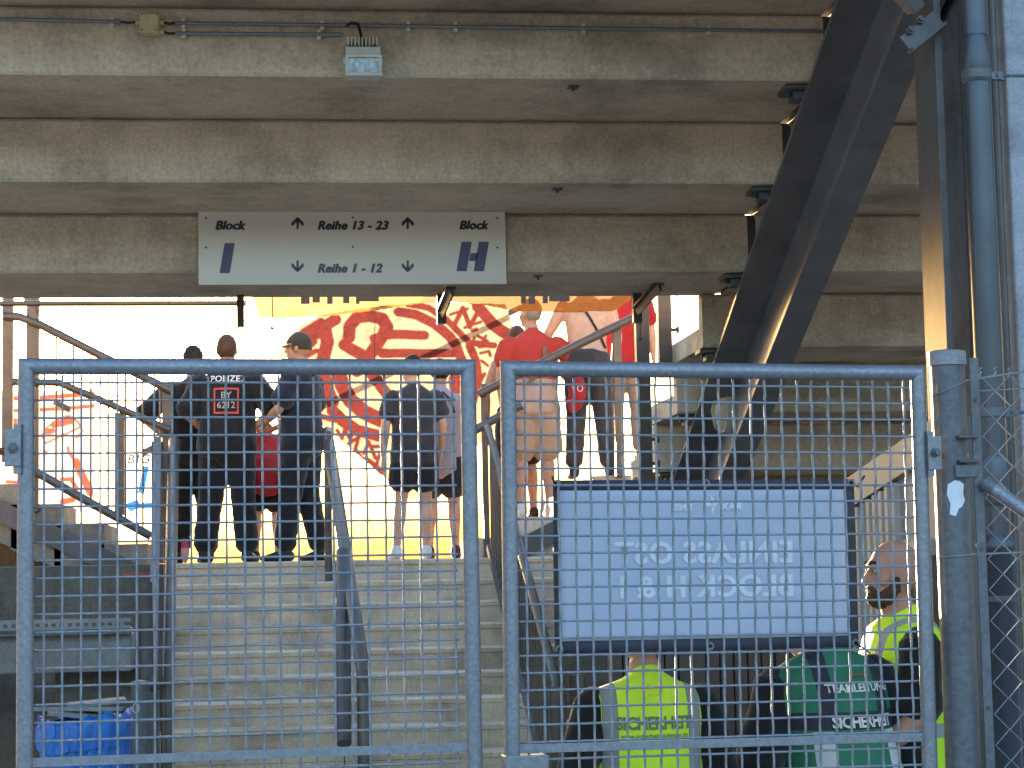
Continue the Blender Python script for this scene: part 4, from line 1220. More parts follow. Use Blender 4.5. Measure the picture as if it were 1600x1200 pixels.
def hand(bm_body, fingers, wrist, direction, nrm, sgn, curl=.5, s=1.0):
    d = Vector(direction).normalized(); nrm = Vector(nrm); nrm = (nrm - d * nrm.dot(d)).normalized()
    lat = d.cross(nrm) * sgn                     # towards the thumb
    w = Vector(wrist)
    loft(bm_body, [w, w + d * .045 * s, w + d * .085 * s], [(.024 * s, .017 * s), (.038 * s, .017 * s), (.038 * s, .013 * s)], lat=lat, n=12)
    for i, (off, L, r) in enumerate(((.029, .072, .0085), (.010, .080, .009), (-.010, .074, .0085), (-.028, .058, .0075))):
        p = w + d * .08 * s + lat * off * s
        pts = [p - d * .012 * s]; ang = 0.0
        dd = d.copy()
        for k in range(3):
            ang = curl * (.55 + .25 * k)
            dd = (dd * math.cos(ang) + nrm * math.sin(ang)).normalized()
            n2 = (nrm - dd * nrm.dot(dd)); 
            pts.append(pts[-1] + dd * (L * (.42, .32, .26)[k] + (.012 if k == 0 else 0)) * s)
            nrm_k = n2.normalized() if n2.length > 1e-3 else nrm
        fingers.append((pts, [r * s, r * s, r * .92 * s, r * .75 * s]))
    p = w + d * .022 * s + lat * .024 * s
    t1 = (d * .75 + lat * .62 + nrm * .25).normalized(); t2 = (d * .95 + lat * .15 + nrm * .3).normalized()
    fingers.append(([p, p + t1 * .04 * s, p + t1 * .04 * s + t2 * .032 * s, p + t1 * .04 * s + t2 * .055 * s], [.0125 * s, .011 * s, .0098 * s, .007 * s]))

def person(label, loc, yaw, H=1.75, lean=0.0, side=0.0, arms=None, legs=None, head=(0, 0), skin=SKIN, hair='short', hair_mat=HAIR_D,
           shirt=None, pants=None, vest=None, shoes=SHOE_D, voxel=.013, face=False, build=1.0, group=None, beard=None, seed=1):
    s = H / 1.75
    t = empty('person', loc, (0, 0, R(yaw)), label=label, cat='person', group=group)
    piv = Vector((0, 0, .95))
    RL = Matrix.Rotation(R(side), 3, 'Y') @ Matrix.Rotation(-R(lean), 3, 'X')
    def U(p): return (piv + RL @ (Vector(p) - piv)) * s
    def Lw(p): return Vector(p) * s
    A = {'L': ((-.235, -.01, 1.16), (-.25, .04, .91)), 'R': ((.235, -.01, 1.16), (.25, .04, .91))}
    A.update(arms or {})
    G = {'L': ((-.105, .015, .49), (-.115, -.02, .085), 0), 'R': ((.105, .015, .49), (.115, -.02, .085), 0)}
    G.update(legs or {})
    b = build
    TOR = [((0, -.005, .82), (.125, .10)), ((0, -.012, .92), (.17 * b, .122 * b)), ((0, 0, 1.02), (.158 * b, .112 * b)), ((0, .005, 1.10), (.148 * b, .105 * b)), ((0, 0, 1.22), (.160 * b, .115 * b)), ((0, -.008, 1.33), (.172 * b, .118)), ((0, -.012, 1.41), (.150 * b, .098)), ((0, -.010, 1.455), (.095, .078)), ((0, 0, 1.49), (.060, .064)), ((0, .012, 1.54), (.055, .060))]
    hc = Vector((0, .022, 1.635))
    HR = Matrix.Rotation(R(head[0]), 3, 'Z') @ Matrix.Rotation(R(head[1]), 3, 'X')
    neck = Vector((0, .005, 1.52))
    def Hd(p): return U(neck + HR @ (hc + Vector(p) - neck))
    HM = RL @ HR
    SH = {k: U((sg * .178 * b, -.01, 1.392)) for k, sg in (('L', -1), ('R', 1))}
    EL = {k: Vector(A[k][0]) * s for k in 'LR'}; WR_ = {k: Vector(A[k][1]) * s for k in 'LR'}
    HIP = {'L': Lw((-.088, 0, .90)), 'R': Lw((.088, 0, .90))}
    KN = {k: Lw(G[k][0]) for k in 'LR'}; AN = {k: Lw(G[k][1]) for k in 'LR'}
    # ---- body
    bm = B(); fingers = []
    loft(bm, [U(p) for p, r in TOR], [(r[0] * s, r[1] * s) for p, r in TOR], lat=RL @ Vector((1, 0, 0)))
    ellipsoid(bm, Hd((0, -.012, .022)), (.0745 * s, .094 * s, .098 * s), HM)
    ellipsoid(bm, Hd((0, .018, -.04)), (.060 * s, .074 * s, .072 * s), HM)
    ellipsoid(bm, Hd((0, .052, -.078)), (.034 * s, .036 * s, .030 * s), HM)
    loft(bm, [Hd((0, .083, .018)), Hd((0, .098, -.012)), Hd((0, .106, -.026))], [.009 * s, .0125 * s, .0145 * s], lat=HM @ Vector((1, 0, 0)), n=10)
    loft(bm, [Hd((-.042, .070, .034)), Hd((0, .084, .036)), Hd((.042, .070, .034))], [.011 * s, .0115 * s, .011 * s], lat=(0, 0, 1), n=8)
    loft(bm, [Hd((-.018, .088, -.055)), Hd((0, .094, -.055)), Hd((.018, .088, -.055))], [.006 * s, .0085 * s, .006 * s], lat=(0, 0, 1), n=8)
    loft(bm, [Hd((-.018, .085, -.068)), Hd((0, .090, -.068)), Hd((.018, .085, -.068))], [.006 * s, .0085 * s, .006 * s], lat=(0, 0, 1), n=8)
    for sg in (-1, 1):
        ellipsoid(bm, Hd((sg * .077, -.008, -.006)), (.010 * s, .021 * s, .033 * s), HM @ Matrix.Rotation(R(sg * 18), 3, 'Z'), 12)
        ellipsoid(bm, Hd((sg * .045, .055, -.02)), (.022 * s, .026 * s, .022 * s), HM, 12)
    for k, sg in (('L', -1), ('R', 1)):
        ua = EL[k] - SH[k]; fa = WR_[k] - EL[k]
        ellipsoid(bm, SH[k], (.058 * s, .056 * s, .058 * s))
        loft(bm, [SH[k], SH[k] + ua * .35, SH[k] + ua * .75, EL[k]], [.056 * s, .053 * s, .044 * s, .040 * s], lat=(0, 1, 0), n=12)
        loft(bm, [EL[k], EL[k] + fa * .25, EL[k] + fa * .7, WR_[k]], [.040 * s, .043 * s, .032 * s, (.029 * s, .023 * s)], lat=(0, 1, 0), n=12)
        nrm = A[k][3] if len(A[k]) > 3 else (-sg, .25, 0)
        hd = A[k][2] if len(A[k]) > 2 and A[k][2] is not None else fa
        hand(bm, fingers, WR_[k], hd, nrm, sg if len(A[k]) < 5 else A[k][4], .45, s)
        th = KN[k] - HIP[k]; ca = AN[k] - KN[k]
        loft(bm, [HIP[k] + Vector((0, 0, .03 * s)), HIP[k] + th * .3, HIP[k] + th * .75, KN[k]], [.088 * s, .086 * s, .064 * s, .057 * s], lat=(1, 0, 0), n=14)
        loft(bm, [KN[k], KN[k] + ca * .3 + Vector((0, -.018 * s, 0)), KN[k] + ca * .65 + Vector((0, -.008 * s, 0)), AN[k]], [.055 * s, .057 * s, .042 * s, .035 * s], lat=(1, 0, 0), n=14)
        fy = Matrix.Rotation(R(G[k][2]), 3, 'Z')
        loft(bm, [AN[k] + fy @ Vector((0, -.045, -.045)) * s, AN[k] + fy @ Vector((0, .04, -.04)) * s, AN[k] + fy @ Vector((0, .15, -.06)) * s], [(.03 * s, .03 * s), (.04 * s, .04 * s), (.04 * s, .02 * s)], lat=fy @ Vector((1, 0, 0)), n=12)
    me = remesh(bm, voxel * s, 3)
    bm = B(); bm.from_mesh(me)
    for pts, rr in fingers:
        tube(bm, pts, rr, 8)
    bm.to_mesh(me); bm.free()
    me.polygons.foreach_set('use_smooth', [True] * len(me.polygons))
    link('body', me, skin, t)
    # ---- eyes
    for sg in (-1, 1):
        bm = B(); ellipsoid(bm, Hd((sg * .030, .0760, .014)), (.0120 * s,) * 3, HM, 12); e_ = obj('eye', bm, EYE_M, t, True)
        bm = B(); ellipsoid(bm, Hd((sg * .030, .0845, .014)), (.0068 * s, .0045 * s, .0068 * s), HM, 10); o_ = obj('iris', bm, IRIS, e_, True)
        if face:
            bm = B(); loft(bm, [Hd((sg * .014, .0935, .038)), Hd((sg * .032, .090, .044)), Hd((sg * .052, .072, .038))], [.004 * s, .0055 * s, .003 * s], lat=(0, 0, 1), n=8); obj('eyebrow', bm, HAIR_B, t, True)
            bm = B(); loft(bm, [Hd((sg * .016, .088, .023)), Hd((sg * .030, .093, .026)), Hd((sg * .046, .080, .021))], [.003 * s, .004 * s, .003 * s], lat=(0, 0, 1), n=8); obj('eyelid', bm, skin, t, True)
    # ---- hair
    if hair in ('short', 'curly', 'long'):
        bm = B(); bmesh.ops.create_uvsphere(bm, u_segments=40, v_segments=26, radius=1)
        dele = []
        for v in bm.verts:
            c = v.co.copy()
            k = 1.07 if hair == 'short' else 1.10
            p = Vector((c.x * .0745 * k, c.y * .094 * k - .012, c.z * .098 * k + .024))
            am = .0035 if hair == 'short' else .012
            p += c * am * noise.noise((c.x * 7 + seed, c.y * 7, c.z * 7)) + c * am * .6 * noise.noise((c.x * 19, c.y * 19 + seed, c.z * 19))
            lim = -.062 if p.y < -.02 else -.062 + (p.y + .02) * 1.25
            if p.y > .055: lim = .058
            if abs(p.x) > .05 and -.03 < p.y < .02: lim = max(lim, .022)
            if p.z < lim: dele.append(v)
            v.co = Hd(p)
        bmesh.ops.delete(bm, geom=dele, context='VERTS')
        obj('hair', bm, hair_mat, t, True)
    if hair == 'cap':
        bm = B(); bmesh.ops.create_uvsphere(bm, u_segments=36, v_segments=24, radius=1)
        dele = []
        for v in bm.verts:
            c = v.co; p = Vector((c.x * .083, c.y * .104 - .01, c.z * .106 + .026))
            if p.z < (-.02 if p.y < .03 else .03): dele.append(v)
            v.co = Hd(p)
        bmesh.ops.delete(bm, geom=dele, context='VERTS'); solidify(bm, .004)
        cp_ = obj('cap', bm, hair_mat, t, True)
        bm = B(); rows = []
        for i in range(13):
            a = R(25 + 130 * i / 12)
            rows.append([bm.verts.new(Hd((math.cos(a) * r_ * .82, math.sin(a) * r_ - .01, .034 - .012 * (r_ - .1) / .07 - .012 * abs(math.cos(a))))) for r_ in (.094, .12, .15 + .02 * math.sin(a))])
        for r0, r1 in zip(rows, rows[1:]):
            for j in range(2): bm.faces.new((r0[j], r0[j + 1], r1[j + 1], r1[j]))
        solidify(bm, .004); obj('visor', bm, hair_mat, cp_, True)
    if beard:
        bm = B()
        ellipsoid(bm, Hd((0, .052, -.082)), (.045 * s, .048 * s, .042 * s), HM)
        for sg in (-1, 1):
            loft(bm, [Hd((sg * .068, .010, -.015)), Hd((sg * .064, .018, -.05)), Hd((sg * .045, .048, -.085))], [.012 * s, .022 * s, .03 * s], n=10)
        loft(bm, [Hd((-.030, .080, -.060)), Hd((-.018, .093, -.046)), Hd((.018, .093, -.046)), Hd((.030, .080, -.060))], [.009 * s, .0085 * s, .0085 * s, .009 * s], lat=(0, 0, 1), n=8)
        mb = remesh(bm, .005, 2); wrinkle(mb, .0035, 3, 90, 90); link('beard', mb, beard, t)
    out = {'t': t, 's': s, 'U': U}
    # ---- shirt
    if shirt:
        e = shirt.get('e', .018); hem = shirt.get('hem', .84); sl = shirt.get('sleeve', .62)
        bm = B()
        rings = [((0, 0, hem), (.165 * b + e * 1.3, .118 * b + e * 1.5)), ((0, -.01, .93), (.172 * b + e, .124 * b + e * 1.2)), ((0, 0, 1.03), (.160 * b + e * 1.2, .112 * b + e * 1.5)), ((0, .003, 1.12), (.155 * b + e * 1.1, .108 * b + e * 1.4)), ((0, 0, 1.22), (.163 * b + e, .116 * b + e)), ((0, -.008, 1.33), (.175 * b + e * .8, .120 + e * .8)), ((0, -.012, 1.41), (.155 * b + e * .8, .100 + e * .7)), ((0, -.010, 1.462), (.098 + e * .5, .080 + e * .5)), ((0, -.004, 1.487), (.070, .074))]
        loft(bm, [U(p) for p, r in rings], [(r[0] * s, r[1] * s) for p, r in rings], lat=RL @ Vector((1, 0, 0)), n=24)
        if sl > 0:
            for k in 'LR':
                ua = EL[k] - SH[k]
                ellipsoid(bm, SH[k] - Vector((0, 0, .006 * s)), ((.054 + e * .6) * s, (.054 + e * .6) * s, (.054 + e * .6) * s))
                if sl <= 1: loft(bm, [SH[k], SH[k] + ua * sl * .5, SH[k] + ua * sl], [(.054 + e) * s, (.055 + e) * s, (.055 + e * 1.3) * s], lat=(0, 1, 0), n=14)
                else:
                    fa = WR_[k] - EL[k]
                    loft(bm, [SH[k], SH[k] + ua * .5, EL[k]], [(.054 + e) * s, (.053 + e) * s, (.042 + e) * s], lat=(0, 1, 0), n=14)
                    loft(bm, [EL[k], EL[k] + fa * (sl - 1)], [(.042 + e) * s, (.036 + e * .8) * s], lat=(0, 1, 0), n=14)
        ms = remesh(bm, voxel * s * .95, 4); wrinkle(ms, shirt.get('fold', .008) * s, seed)
        link(shirt.get('name', 'shirt'), ms, shirt['mat'], t); out['shirt'] = bvh_of(ms)
    if pants:
        e = pants.get('e', .02); L_ = pants.get('len', 1.9); bm = B()
        loft(bm, [Lw((0, -.006, .83)), Lw((0, -.010, .92)), Lw((0, 0, 1.01))], [((.14 + e) * s, (.105 + e) * s), ((.172 * b + e * .8) * s, (.124 * b + e * .8) * s), ((.158 * b + e * .5) * s, (.112 * b + e * .5) * s)], n=20)
        for k in 'LR':
            th = KN[k] - HIP[k]; ca = AN[k] - KN[k]
            if L_ <= 1: loft(bm, [HIP[k], HIP[k] + th * L_ * .5, HIP[k] + th * L_], [(.090 + e) * s, (.086 + e * 1.2) * s, (.076 + e * 1.5) * s], n=16)
            else:
                loft(bm, [HIP[k], HIP[k] + th * .5, KN[k]], [(.090 + e) * s, (.078 + e) * s, (.060 + e) * s], n=16)
                loft(bm, [KN[k], KN[k] + ca * .35, KN[k] + ca * min(1, L_ - 1)], [(.058 + e) * s, (.056 + e) * s, (.046 + e * 1.3) * s], n=16)
        mp = remesh(bm, voxel * s, 3); wrinkle(mp, pants.get('fold', .009) * s, seed + 5, 8, 9)
        link(pants.get('name', 'trousers'), mp, pants['mat'], t)
    if vest:
        e = vest.get('e', .038); bm = B()
        rings = [((0, 0, .80), (.175 * b + e, .125 * b + e * 1.2)), ((0, -.01, .93), (.172 * b + e, .124 * b + e)), ((0, 0, 1.05), (.162 * b + e, .114 * b + e * 1.2)), ((0, 0, 1.2), (.165 * b + e, .117 * b + e)), ((0, -.008, 1.33), (.185 * b + e * .7, .122 + e)), ((0, -.012, 1.405), (.190 * b + e * .6, .104 + e * .8)), ((0, -.012, 1.445), (.150 * b + e * .6, .090 + e * .8)), ((0, -.012, 1.468), (.105 + e * .5, .080 + e * .6)), ((0, -.008, 1.492), (.074, .074))]
        loft(bm, [U(p) for p, r in rings], [(r[0] * s, r[1] * s) for p, r in rings], lat=RL @ Vector((1, 0, 0)), n=28)
        mv = remesh(bm, voxel * s * .9, 4); wrinkle(mv, vest.get('fold', .006) * s, seed + 9, 7, 4)
        link('safety_vest', mv, vest['mat'], t); out['vest'] = bvh_of(mv)
    # ---- shoes
    if shoes is not None:
        for k in 'LR':
            fy = Matrix.Rotation(R(G[k][2]), 3, 'Z'); a = AN[k]
            bm = B()
            F_ = lambda x, y, z: a + fy @ Vector((x, y, z)) * s
            loft(bm, [F_(0, -.055, -.045), F_(0, .0, -.04), F_(0, .07, -.045), F_(0, .15, -.058), F_(0, .185, -.064)], [(.034 * s, .040 * s), (.042 * s, .045 * s), (.046 * s, .040 * s), (.046 * s, .027 * s), (.034 * s, .018 * s)], lat=fy @ Vector((1, 0, 0)), n=14)
            loft(bm, [F_(0, -.01, .01), F_(0, -.012, -.04)], [.045 * s, .045 * s], n=12)
            bmesh.ops.bisect_plane(bm, geom=bm.verts[:] + bm.edges[:] + bm.faces[:], plane_co=(0, 0, a.z - .083 * s), plane_no=(0, 0, -1), clear_outer=True)
            obj('shoe', bm, shoes, t, True)
    return out
def stand_at(px, py, Y):
    p = at(px, py, Y); return Vector((p.x, Y, p.z))
def H_px(px, y_top, y_feet, Y): return at(px, y_top, Y).z - at(px, y_feet, Y).z

# ---- police at the head of the stairs
WHITE_PRINT = mat_plain('white_print', (.62, .60, .56)); RED_PRINT = mat_plain('red_print', (.50, .05, .04)); GREY_PRINT = mat_plain('grey_print', (.30, .29, .27))
def HT(px, y, Y): return at(px, y, Y).z - zt
def ground_at(px, Y): return Vector((at(px, 876, Y).x, Y, zt))
g = ground_at(303, 16.75)
p1 = person('dark uniformed person with curly hair and hand on hip, leftmost on the landing', g, 8, HT(306, 542, 16.75), arms={'L': ((-.40, -.06, 1.18), (-.20, .02, 1.0), (.8, .5, -.3), (0, .3, 1)), 'R': ((.26, .0, 1.15), (.2, .12, .95))}, hair='curly', shirt=dict(mat=BLACK, e=.03, hem=.86, sleeve=.95), pants=dict(mat=BLACK, e=.03), build=1.08, seed=2)
print_on(p1['shirt'], 'PO', -.08, 1.30, .10, WHITE_PRINT, p1['t'], .001)
g = ground_at(356, 16.35)
p2 = person('tall police officer in black with red framed number patch on the back', g, -4, H_px(362, 521, 876, 16.35), arms={'L': ((-.30, -.04, 1.15), (-.16, .12, 1.0)), 'R': ((.36, -.03, 1.17), (.20, .03, 1.03), (-.5, .5, -.2), (0, .3, 1))}, legs={'L': ((-.13, .02, .49), (-.18, -.02, .085), 12), 'R': ((.12, .02, .49), (.15, -.02, .085), -12)}, hair='short', hair_mat=HAIR_B, shirt=dict(mat=BLACK, e=.036, hem=.84, sleeve=.95, fold=.010), pants=dict(mat=BLACK, e=.036), build=1.14, seed=3)
s_ = p2['s']; bv = p2['shirt']
print_on(bv, 'POLIZEI', .01, 1.40 * s_, .075, WHITE_PRINT, p2['t'], .0015)
for (x0, x1, z0, z1) in ((-.085, .105, 1.315, 1.33), (-.085, .105, 1.13, 1.145), (-.085, -.072, 1.145, 1.315), (.092, .105, 1.145, 1.315)):
    bm = B(); nseg = 8
    rows = []
    for i in range(nseg + 1):
        f = i / nseg
        if x1 - x0 > z1 - z0: pr = [(x0 + (x1 - x0) * f, z0), (x0 + (x1 - x0) * f, z1)]
        else: pr = [(x0, z0 + (z1 - z0) * f), (x1, z0 + (z1 - z0) * f)]
        rows.append([bm.verts.new(drape(bv, x * s_, z * s_, .005)) for x, z in pr])
    for r0, r1 in zip(rows, rows[1:]): bm.faces.new((r0[0], r0[1], r1[1], r1[0]))
    obj('patch_frame', bm, RED_PRINT, p2['t'])
print_on(bv, 'BY', .01, 1.272 * s_, .075, GREY_PRINT, p2['t'], .001)
print_on(bv, '6212', .01, 1.195 * s_, .075, GREY_PRINT, p2['t'], .001)
g = ground_at(473, 16.3)
p3 = person('police officer in black wearing a cap, facing left beside the middle handrail', g, 62, H_px(470, 520, 876, 16.3), arms={'L': ((-.27, .05, 1.15), (-.10, .27, 1.06)), 'R': ((.27, .02, 1.14), (.10, .28, 1.04))}, legs={'L': ((-.10, .05, .49), (-.10, .10, .085), 8), 'R': ((.10, .0, .49), (.12, -.10, .085), -8)}, head=(8, 0), hair='cap', hair_mat=mat_cloth('olive_cap', (.05, .043, .032)), shirt=dict(mat=NAVY, e=.03, hem=.88, sleeve=.75), pants=dict(mat=BLACK, e=.032), skin=SKIN_T, seed=4)
g = ground_at(417, 16.65)
p4 = person('stooping child in red shirt and black shorts between the police officers', g, 5, 1.40, lean=46, arms={'L': ((-.22, .40, 1.0), (-.16, .5, .8)), 'R': ((.22, .40, 1.0), (.16, .5, .8))}, hair='short', hair_mat=HAIR_B, shirt=dict(mat=REDT, e=.035, hem=.74), pants=dict(mat=BLACK, e=.035, len=.75, name='shorts'), skin=SKIN_P, seed=5)
bm = B()                                         # small red and white cloth bag at the stair head
bp_ = ground_at(289, 16.15)
ellipsoid(bm, (0, 0, .10), (.035, .05, .10)); wr = remesh(bm, .01, 1); wrinkle(wr, .008, 2, 20, 14)
tB = NT('pink_bag'); sp = tB.n('ShaderNodeSeparateXYZ'); tB.l(tB.tc.outputs['Object'], sp.inputs[0])
o = link('cloth_bag', wr, tB.set(Base_Color=tB.ramp(sp.outputs[2], [(.11, (.5, .28, .28)), (.13, (.45, .03, .06))]), Roughness=.8)); o.location = bp_
tag(o, 'small pink and red cloth bag at the left head of the stairs', 'bag')

# ---- two fans in shorts right of the centre
g = ground_at(650, 16.25)
p5 = person('person in charcoal T-shirt and black shorts standing at the head of the stairs', g, 4, H_px(650, 556, 874, 16.25), arms={'L': ((-.25, -.02, 1.14), (-.27, .02, .88)), 'R': ((.25, -.01, 1.15), (.24, .08, .92))}, legs={'L': ((-.12, .02, .49), (-.17, -.02, .085), 10), 'R': ((.09, .02, .49), (.09, -.02, .085), -6)}, head=(40, 0), shirt=dict(mat=DK_T, e=.026, hem=.83), pants=dict(mat=BLACK, e=.034, len=.62, name='shorts'), shoes=SHOE_W, skin=SKIN, build=1.06, seed=6)
g = ground_at(692, 16.75)
p6 = person('person in lavender grey T-shirt half hidden behind the charcoal T-shirt', g, -6, H_px(692, 560, 872, 16.75), arms={'R': ((.25, .05, 1.15), (.20, .16, .95))}, shirt=dict(mat=GREY_T, e=.026, hem=.78), pants=dict(mat=NAVY, e=.034, len=.72, name='shorts'), skin=SKIN_T, seed=7)
ribbon(p6['shirt'], [(.02, 1.40), (.09, 1.33), (.12, 1.22)], .018, .012, M['dark'], p6['t'])

# ---- fans on the right side stairs
def on_step(px, i, Y): return Vector((at(px, 876, Y).x, Y, zt + .165 * i))
tj = NT('half_jersey'); sp = tj.n('ShaderNodeSeparateXYZ'); tj.l(tj.tc.outputs['Object'], sp.inputs[0])
cj = tj.ramp(sp.outputs[2], [(.0, (.52, .36, .31)), (1.0, (.52, .36, .31))])
stepn = tj.math('GREATER_THAN', sp.outputs[2], 1.17)
cj = tj.mix(stepn, (.50, .36, .30), (.50, .045, .03))
tj.set(Base_Color=cj, Roughness=.85); tj.bump(tj.noise(26, 4), .25, .008)
trj = tj.n('ShaderNodeBsdfTranslucent'); tj.l(cj, trj.inputs['Color']); mxj = tj.n('ShaderNodeMixShader'); mxj.inputs[0].default_value = .25
tj.l(tj.b.outputs[0], mxj.inputs[1]); tj.l(trj.outputs[0], mxj.inputs[2]); tj.l(mxj.outputs[0], tj.out.inputs['Surface'])
g = on_step(838, 2, 16.75)
p7 = person('man in red topped jersey and beige shorts with a strap across his back', g, 0, 1.86, arms={'L': ((-.26, .0, 1.15), (-.24, .10, .92)), 'R': ((.40, .05, 1.22), (.36, .22, 1.06))}, head=(35, 0), hair='short', hair_mat=HAIR_G, shirt=dict(mat=tj.m, e=.026, hem=.86, name='jersey', fold=.010), pants=dict(mat=BEIGE, e=.036, len=.9, name='shorts'), build=1.04, skin=SKIN_T, shoes=SHOE_W, seed=8)
ribbon(p7['shirt'], [(.09, 1.44), (.085, 1.33), (.02, 1.22), (-.06, 1.12)], .036, .016, mat_cloth('brown_strap', (.16, .12, .08)), p7['t'])
g = on_step(925, 4, 16.75)
p8 = person('shirtless man in dark trousers with a thin black strap over his back', g, -6, 1.84, arms={'L': ((-.33, .05, 1.15), (-.24, .12, .92)), 'R': ((.25, .0, 1.14), (.22, .14, .95))}, legs={'L': ((-.10, .02, .49), (-.13, -.03, .085), 8), 'R': ((.12, .02, .49), (.16, .0, .085), -10)}, hair='short', hair_mat=HAIR_B, pants=dict(mat=mat_cloth('dark_trousers', (.05, .045, .045)), e=.022), skin=SKIN_P, build=1.06, seed=9)
bodyme = [c for c in p8['t'].children if c.name.startswith('body')][0].data
ribbon(bvh_of(bodyme), [(-.05, 1.47), (.02, 1.36), (.10, 1.22), (.155, 1.10)], .020, .010, M['dark'], p8['t'])
# red shirt carried in his left hand
bm = B(); ellipsoid(bm, (0, 0, 0), (.075, .06, .12)); ellipsoid(bm, (-.02, .01, -.09), (.06, .05, .09)); ellipsoid(bm, (.02, 0, .09), (.04, .04, .05)); wr = remesh(bm, .011, 2); wrinkle(wr, .018, 4, 14, 10)
o = link('carried_shirt', wr, REDT); hp = at(902, 612, 16.62); o.location = hp
tag(o, 'bundled red shirt hanging from the hand of the shirtless man', 'shirt')
bm = B(); tube(bm, [Vector((.012 + .022 * math.cos(a * .524), -.085, .02 + .026 * math.sin(a * .524))) for a in range(12)], .004, 6, closed=True); obj('emblem', bm, WHITE_PRINT, o)
g = on_step(985, 5, 17.15)
p9 = person('person in dark red shirt mostly hidden behind the steel posts', g, -10, 1.72, arms={'L': ((-.27, .0, 1.14), (-.22, .14, .95))}, shirt=dict(mat=REDT, e=.03, hem=.84), pants=dict(mat=mat_cloth('light_jeans', (.25, .22, .19)), e=.022), hair='short', seed=10)
g = on_step(815, 2, 17.3)
p10 = person('bare shouldered fan in black shorts behind the gap between the gates', g, 6, 1.70, build=1.12, arms={'L': ((-.30, .0, 1.14), (-.27, .10, .90))}, pants=dict(mat=BLACK, e=.035, len=.8, name='shorts'), skin=SKIN_T, hair='short', hair_mat=HAIR_B, seed=11)

# ---- stewards behind the gate
def stripes(name, base, band, rough=.7):
    t = NT(name); sp = t.n('ShaderNodeSeparateXYZ'); t.l(t.tc.outputs['Object'], sp.inputs[0])
    ax = t.math('ABSOLUTE', sp.outputs[0])
    def between(v, a, b_): return t.math('MULTIPLY', t.math('GREATER_THAN', v, a), t.math('LESS_THAN', v, b_))
    return t, sp, ax, between
HIVIS = (.58, .86, .02)
t_, sp, ax, btw = stripes('yellow_vest', HIVIS, None)
band = btw(ax, .120, .165)
ed = t_.math('MULTIPLY', btw(ax, .118, .167), t_.math('SUBTRACT', 1.0, band))
c = t_.mix(band, t_.ramp(t_.noise(6, 3), [(.3, [q * .9 for q in HIVIS]), (.7, HIVIS)]), (.22, .235, .24))
c = t_.mix(ed, c, (.12, .2, .03))
t_.set(Base_Color=c, Roughness=.65, Sheen_Weight=.2); t_.bump(t_.noise(14, 3), .25, .01)
YV = t_.m
PRINT_D = mat_plain('vest_print', (.13, .20, .10))
zg = at(1008, 1056, 6.72).z
Hg = (zg + .0) / 1.488 * 1.75
g1 = person('steward in yellow safety vest lettered SICHERHEIT, seen from behind under the banner', (at(1008, 1100, 6.72).x, 6.72, 0), 3, Hg, arms={'L': ((-.285, -.07, 1.13), (-.24, .16, 1.02)), 'R': ((.275, -.05, 1.13), (.22, .16, 1.02))}, hair='short', hair_mat=HAIR_D, shirt=dict(mat=BLACK, e=.024, sleeve=1.02), vest=dict(mat=YV, e=.032), pants=dict(mat=BLACK, e=.025), voxel=.009, skin=SKIN_T, build=1.1, seed=12)
s_ = g1['s']; zz1 = at(1005, 1132, 6.56).z; zz2 = at(1005, 1151, 6.56).z
print_on(g1['vest'], 'SICHERHEIT', .0, zz1, .052, PRINT_D, g1['t'], .0016, .0035, space=.92, squash=1.1)
print_on(g1['vest'], 'www.sicherheit-eichinger.de', .0, zz2, .0205, PRINT_D, g1['t'], .0003, .0035, space=.97)
bm = B(); rows = []
for i in range(7):
    f = i / 6; rows.append([bm.verts.new(drape(g1['vest'], -.028 + .056 * f, z_, .003)) for z_ in (zg - .055, zg - .035, zg - .018)])
for r0, r1 in zip(rows, rows[1:]):
    for j in range(2): bm.faces.new((r0[j], r0[j + 1], r1[j + 1], r1[j]))
obj('neck_label', bm, mat_plain('label_yellow', (.62, .78, .02)), g1['t'])

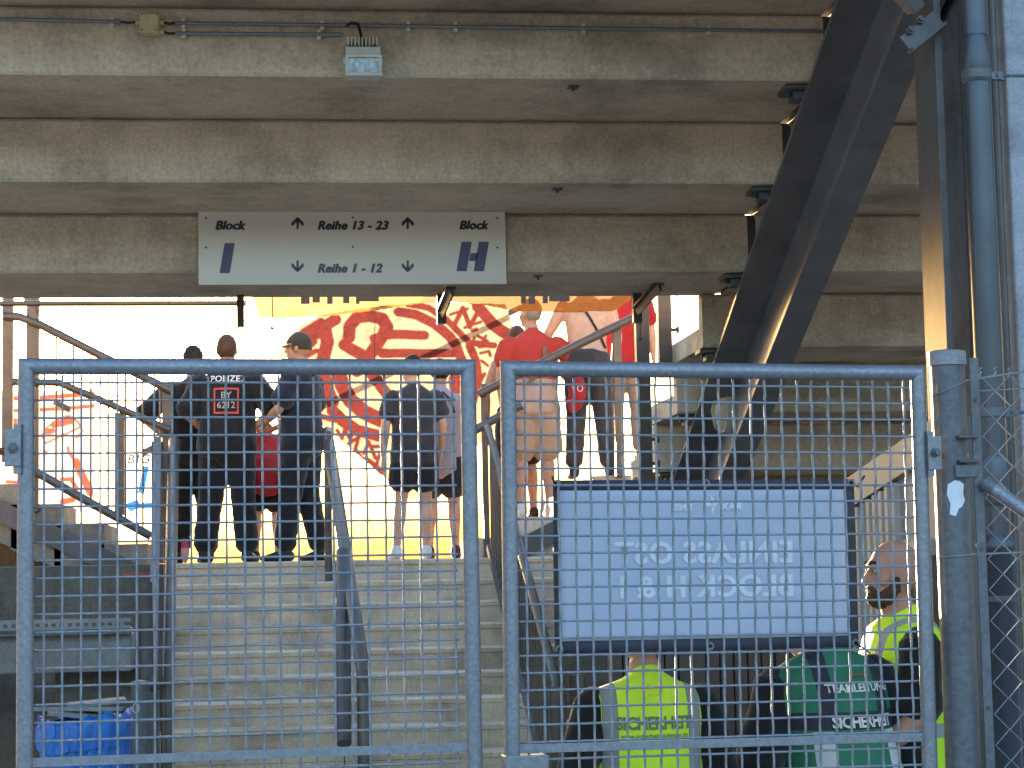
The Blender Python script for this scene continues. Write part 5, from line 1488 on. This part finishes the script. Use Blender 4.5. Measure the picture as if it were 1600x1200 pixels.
GREEN = (.012, .15, .075)
t_, sp, ax, btw = stripes('green_vest', GREEN, None)
zc2 = sp.outputs[2]
navy = t_.math('MAXIMUM', t_.math('MULTIPLY', btw(ax, .085, .14), t_.math('GREATER_THAN', zc2, 1.17)), btw(zc2, 1.155, 1.215))
white = t_.math('MAXIMUM', t_.math('MULTIPLY', btw(ax, .10, .165), t_.math('LESS_THAN', zc2, 1.15)), btw(zc2, .885, .935))
c = t_.mix(white, t_.ramp(t_.noise(5, 3), [(.3, [q * .8 for q in GREEN]), (.7, GREEN)]), (.45, .46, .46))
c = t_.mix(navy, c, (.012, .014, .026))
t_.set(Base_Color=c, Roughness=.7); t_.bump(t_.noise(12, 3), .35, .012)
GV = t_.m
gx = at(1323, 1100, 6.85)
g2 = person('steward in green safety vest and black sleeves, half behind the lower edge of the banner', (gx.x, 6.85, 0), 12, 1.68, lean=14, side=-5, arms={'L': ((-.33, .06, 1.06), (-.30, .16, .82)), 'R': ((.30, .10, 1.06), (.24, .24, .92))}, head=(10, -32), hair='short', hair_mat=HAIR_B, shirt=dict(mat=BLACK, e=.03, sleeve=1.0), vest=dict(mat=GV, e=.042, fold=.010), pants=dict(mat=BLACK, e=.025), voxel=.009, skin=SKIN_P, build=1.1, seed=13)
z1_, z2_, z3_ = at(1330, 1072, 6.7).z, at(1330, 1132, 6.66).z, at(1330, 1150, 6.66).z
print_on(g2['vest'], 'TEAMLEITUNG', .02, z1_ - .012, .040, WHITE_PRINT, g2['t'], .001, .004)
print_on(g2['vest'], 'SICHERHEIT', .02, z2_, .050, WHITE_PRINT, g2['t'], .0016, .004, space=.92, squash=1.1)
print_on(g2['vest'], 'www.sicherheit-eichinger.de', .02, z3_, .019, WHITE_PRINT, g2['t'], .0003, .004)
ribbon(g2['vest'], [(-.02, z1_ + .026), (.07, z1_ + .034)], .004, .004, RED_PRINT, g2['t'], 'red_line', 6)

t_, sp, ax, btw = stripes('yellow_vest_side', HIVIS, None)
band = t_.math('MAXIMUM', btw(ax, .085, .125), btw(sp.outputs[2], 1.10, 1.15))
c = t_.mix(band, HIVIS, (.33, .34, .33)); t_.set(Base_Color=c, Roughness=.65); t_.bump(t_.noise(14, 3), .3, .012)
Y3 = 7.15
hx = at(1397, 895, Y3)
H3 = at(1400, 846, Y3).z
BEARD = mat_cloth('beard_hair', (.060, .034, .020), .7, .4, 0, .7, 0)
g3 = person('bald bearded steward in yellow vest looking left beside the gate post', (hx.x + .015, Y3, 0), 92, H3 + .0, arms={'L': ((-.24, .02, 1.15), (-.2, .2, 1.0)), 'R': ((.24, .0, 1.15), (.2, .2, 1.0))}, head=(4, 0), skin=mat_skin('skin_ruddy', (.44, .215, .145)), hair='bald', shirt=dict(mat=BLACK, e=.02, sleeve=.9), vest=dict(mat=t_.m, e=.034), pants=dict(mat=BLACK, e=.025), voxel=.0065, face=True, beard=BEARD, seed=14)
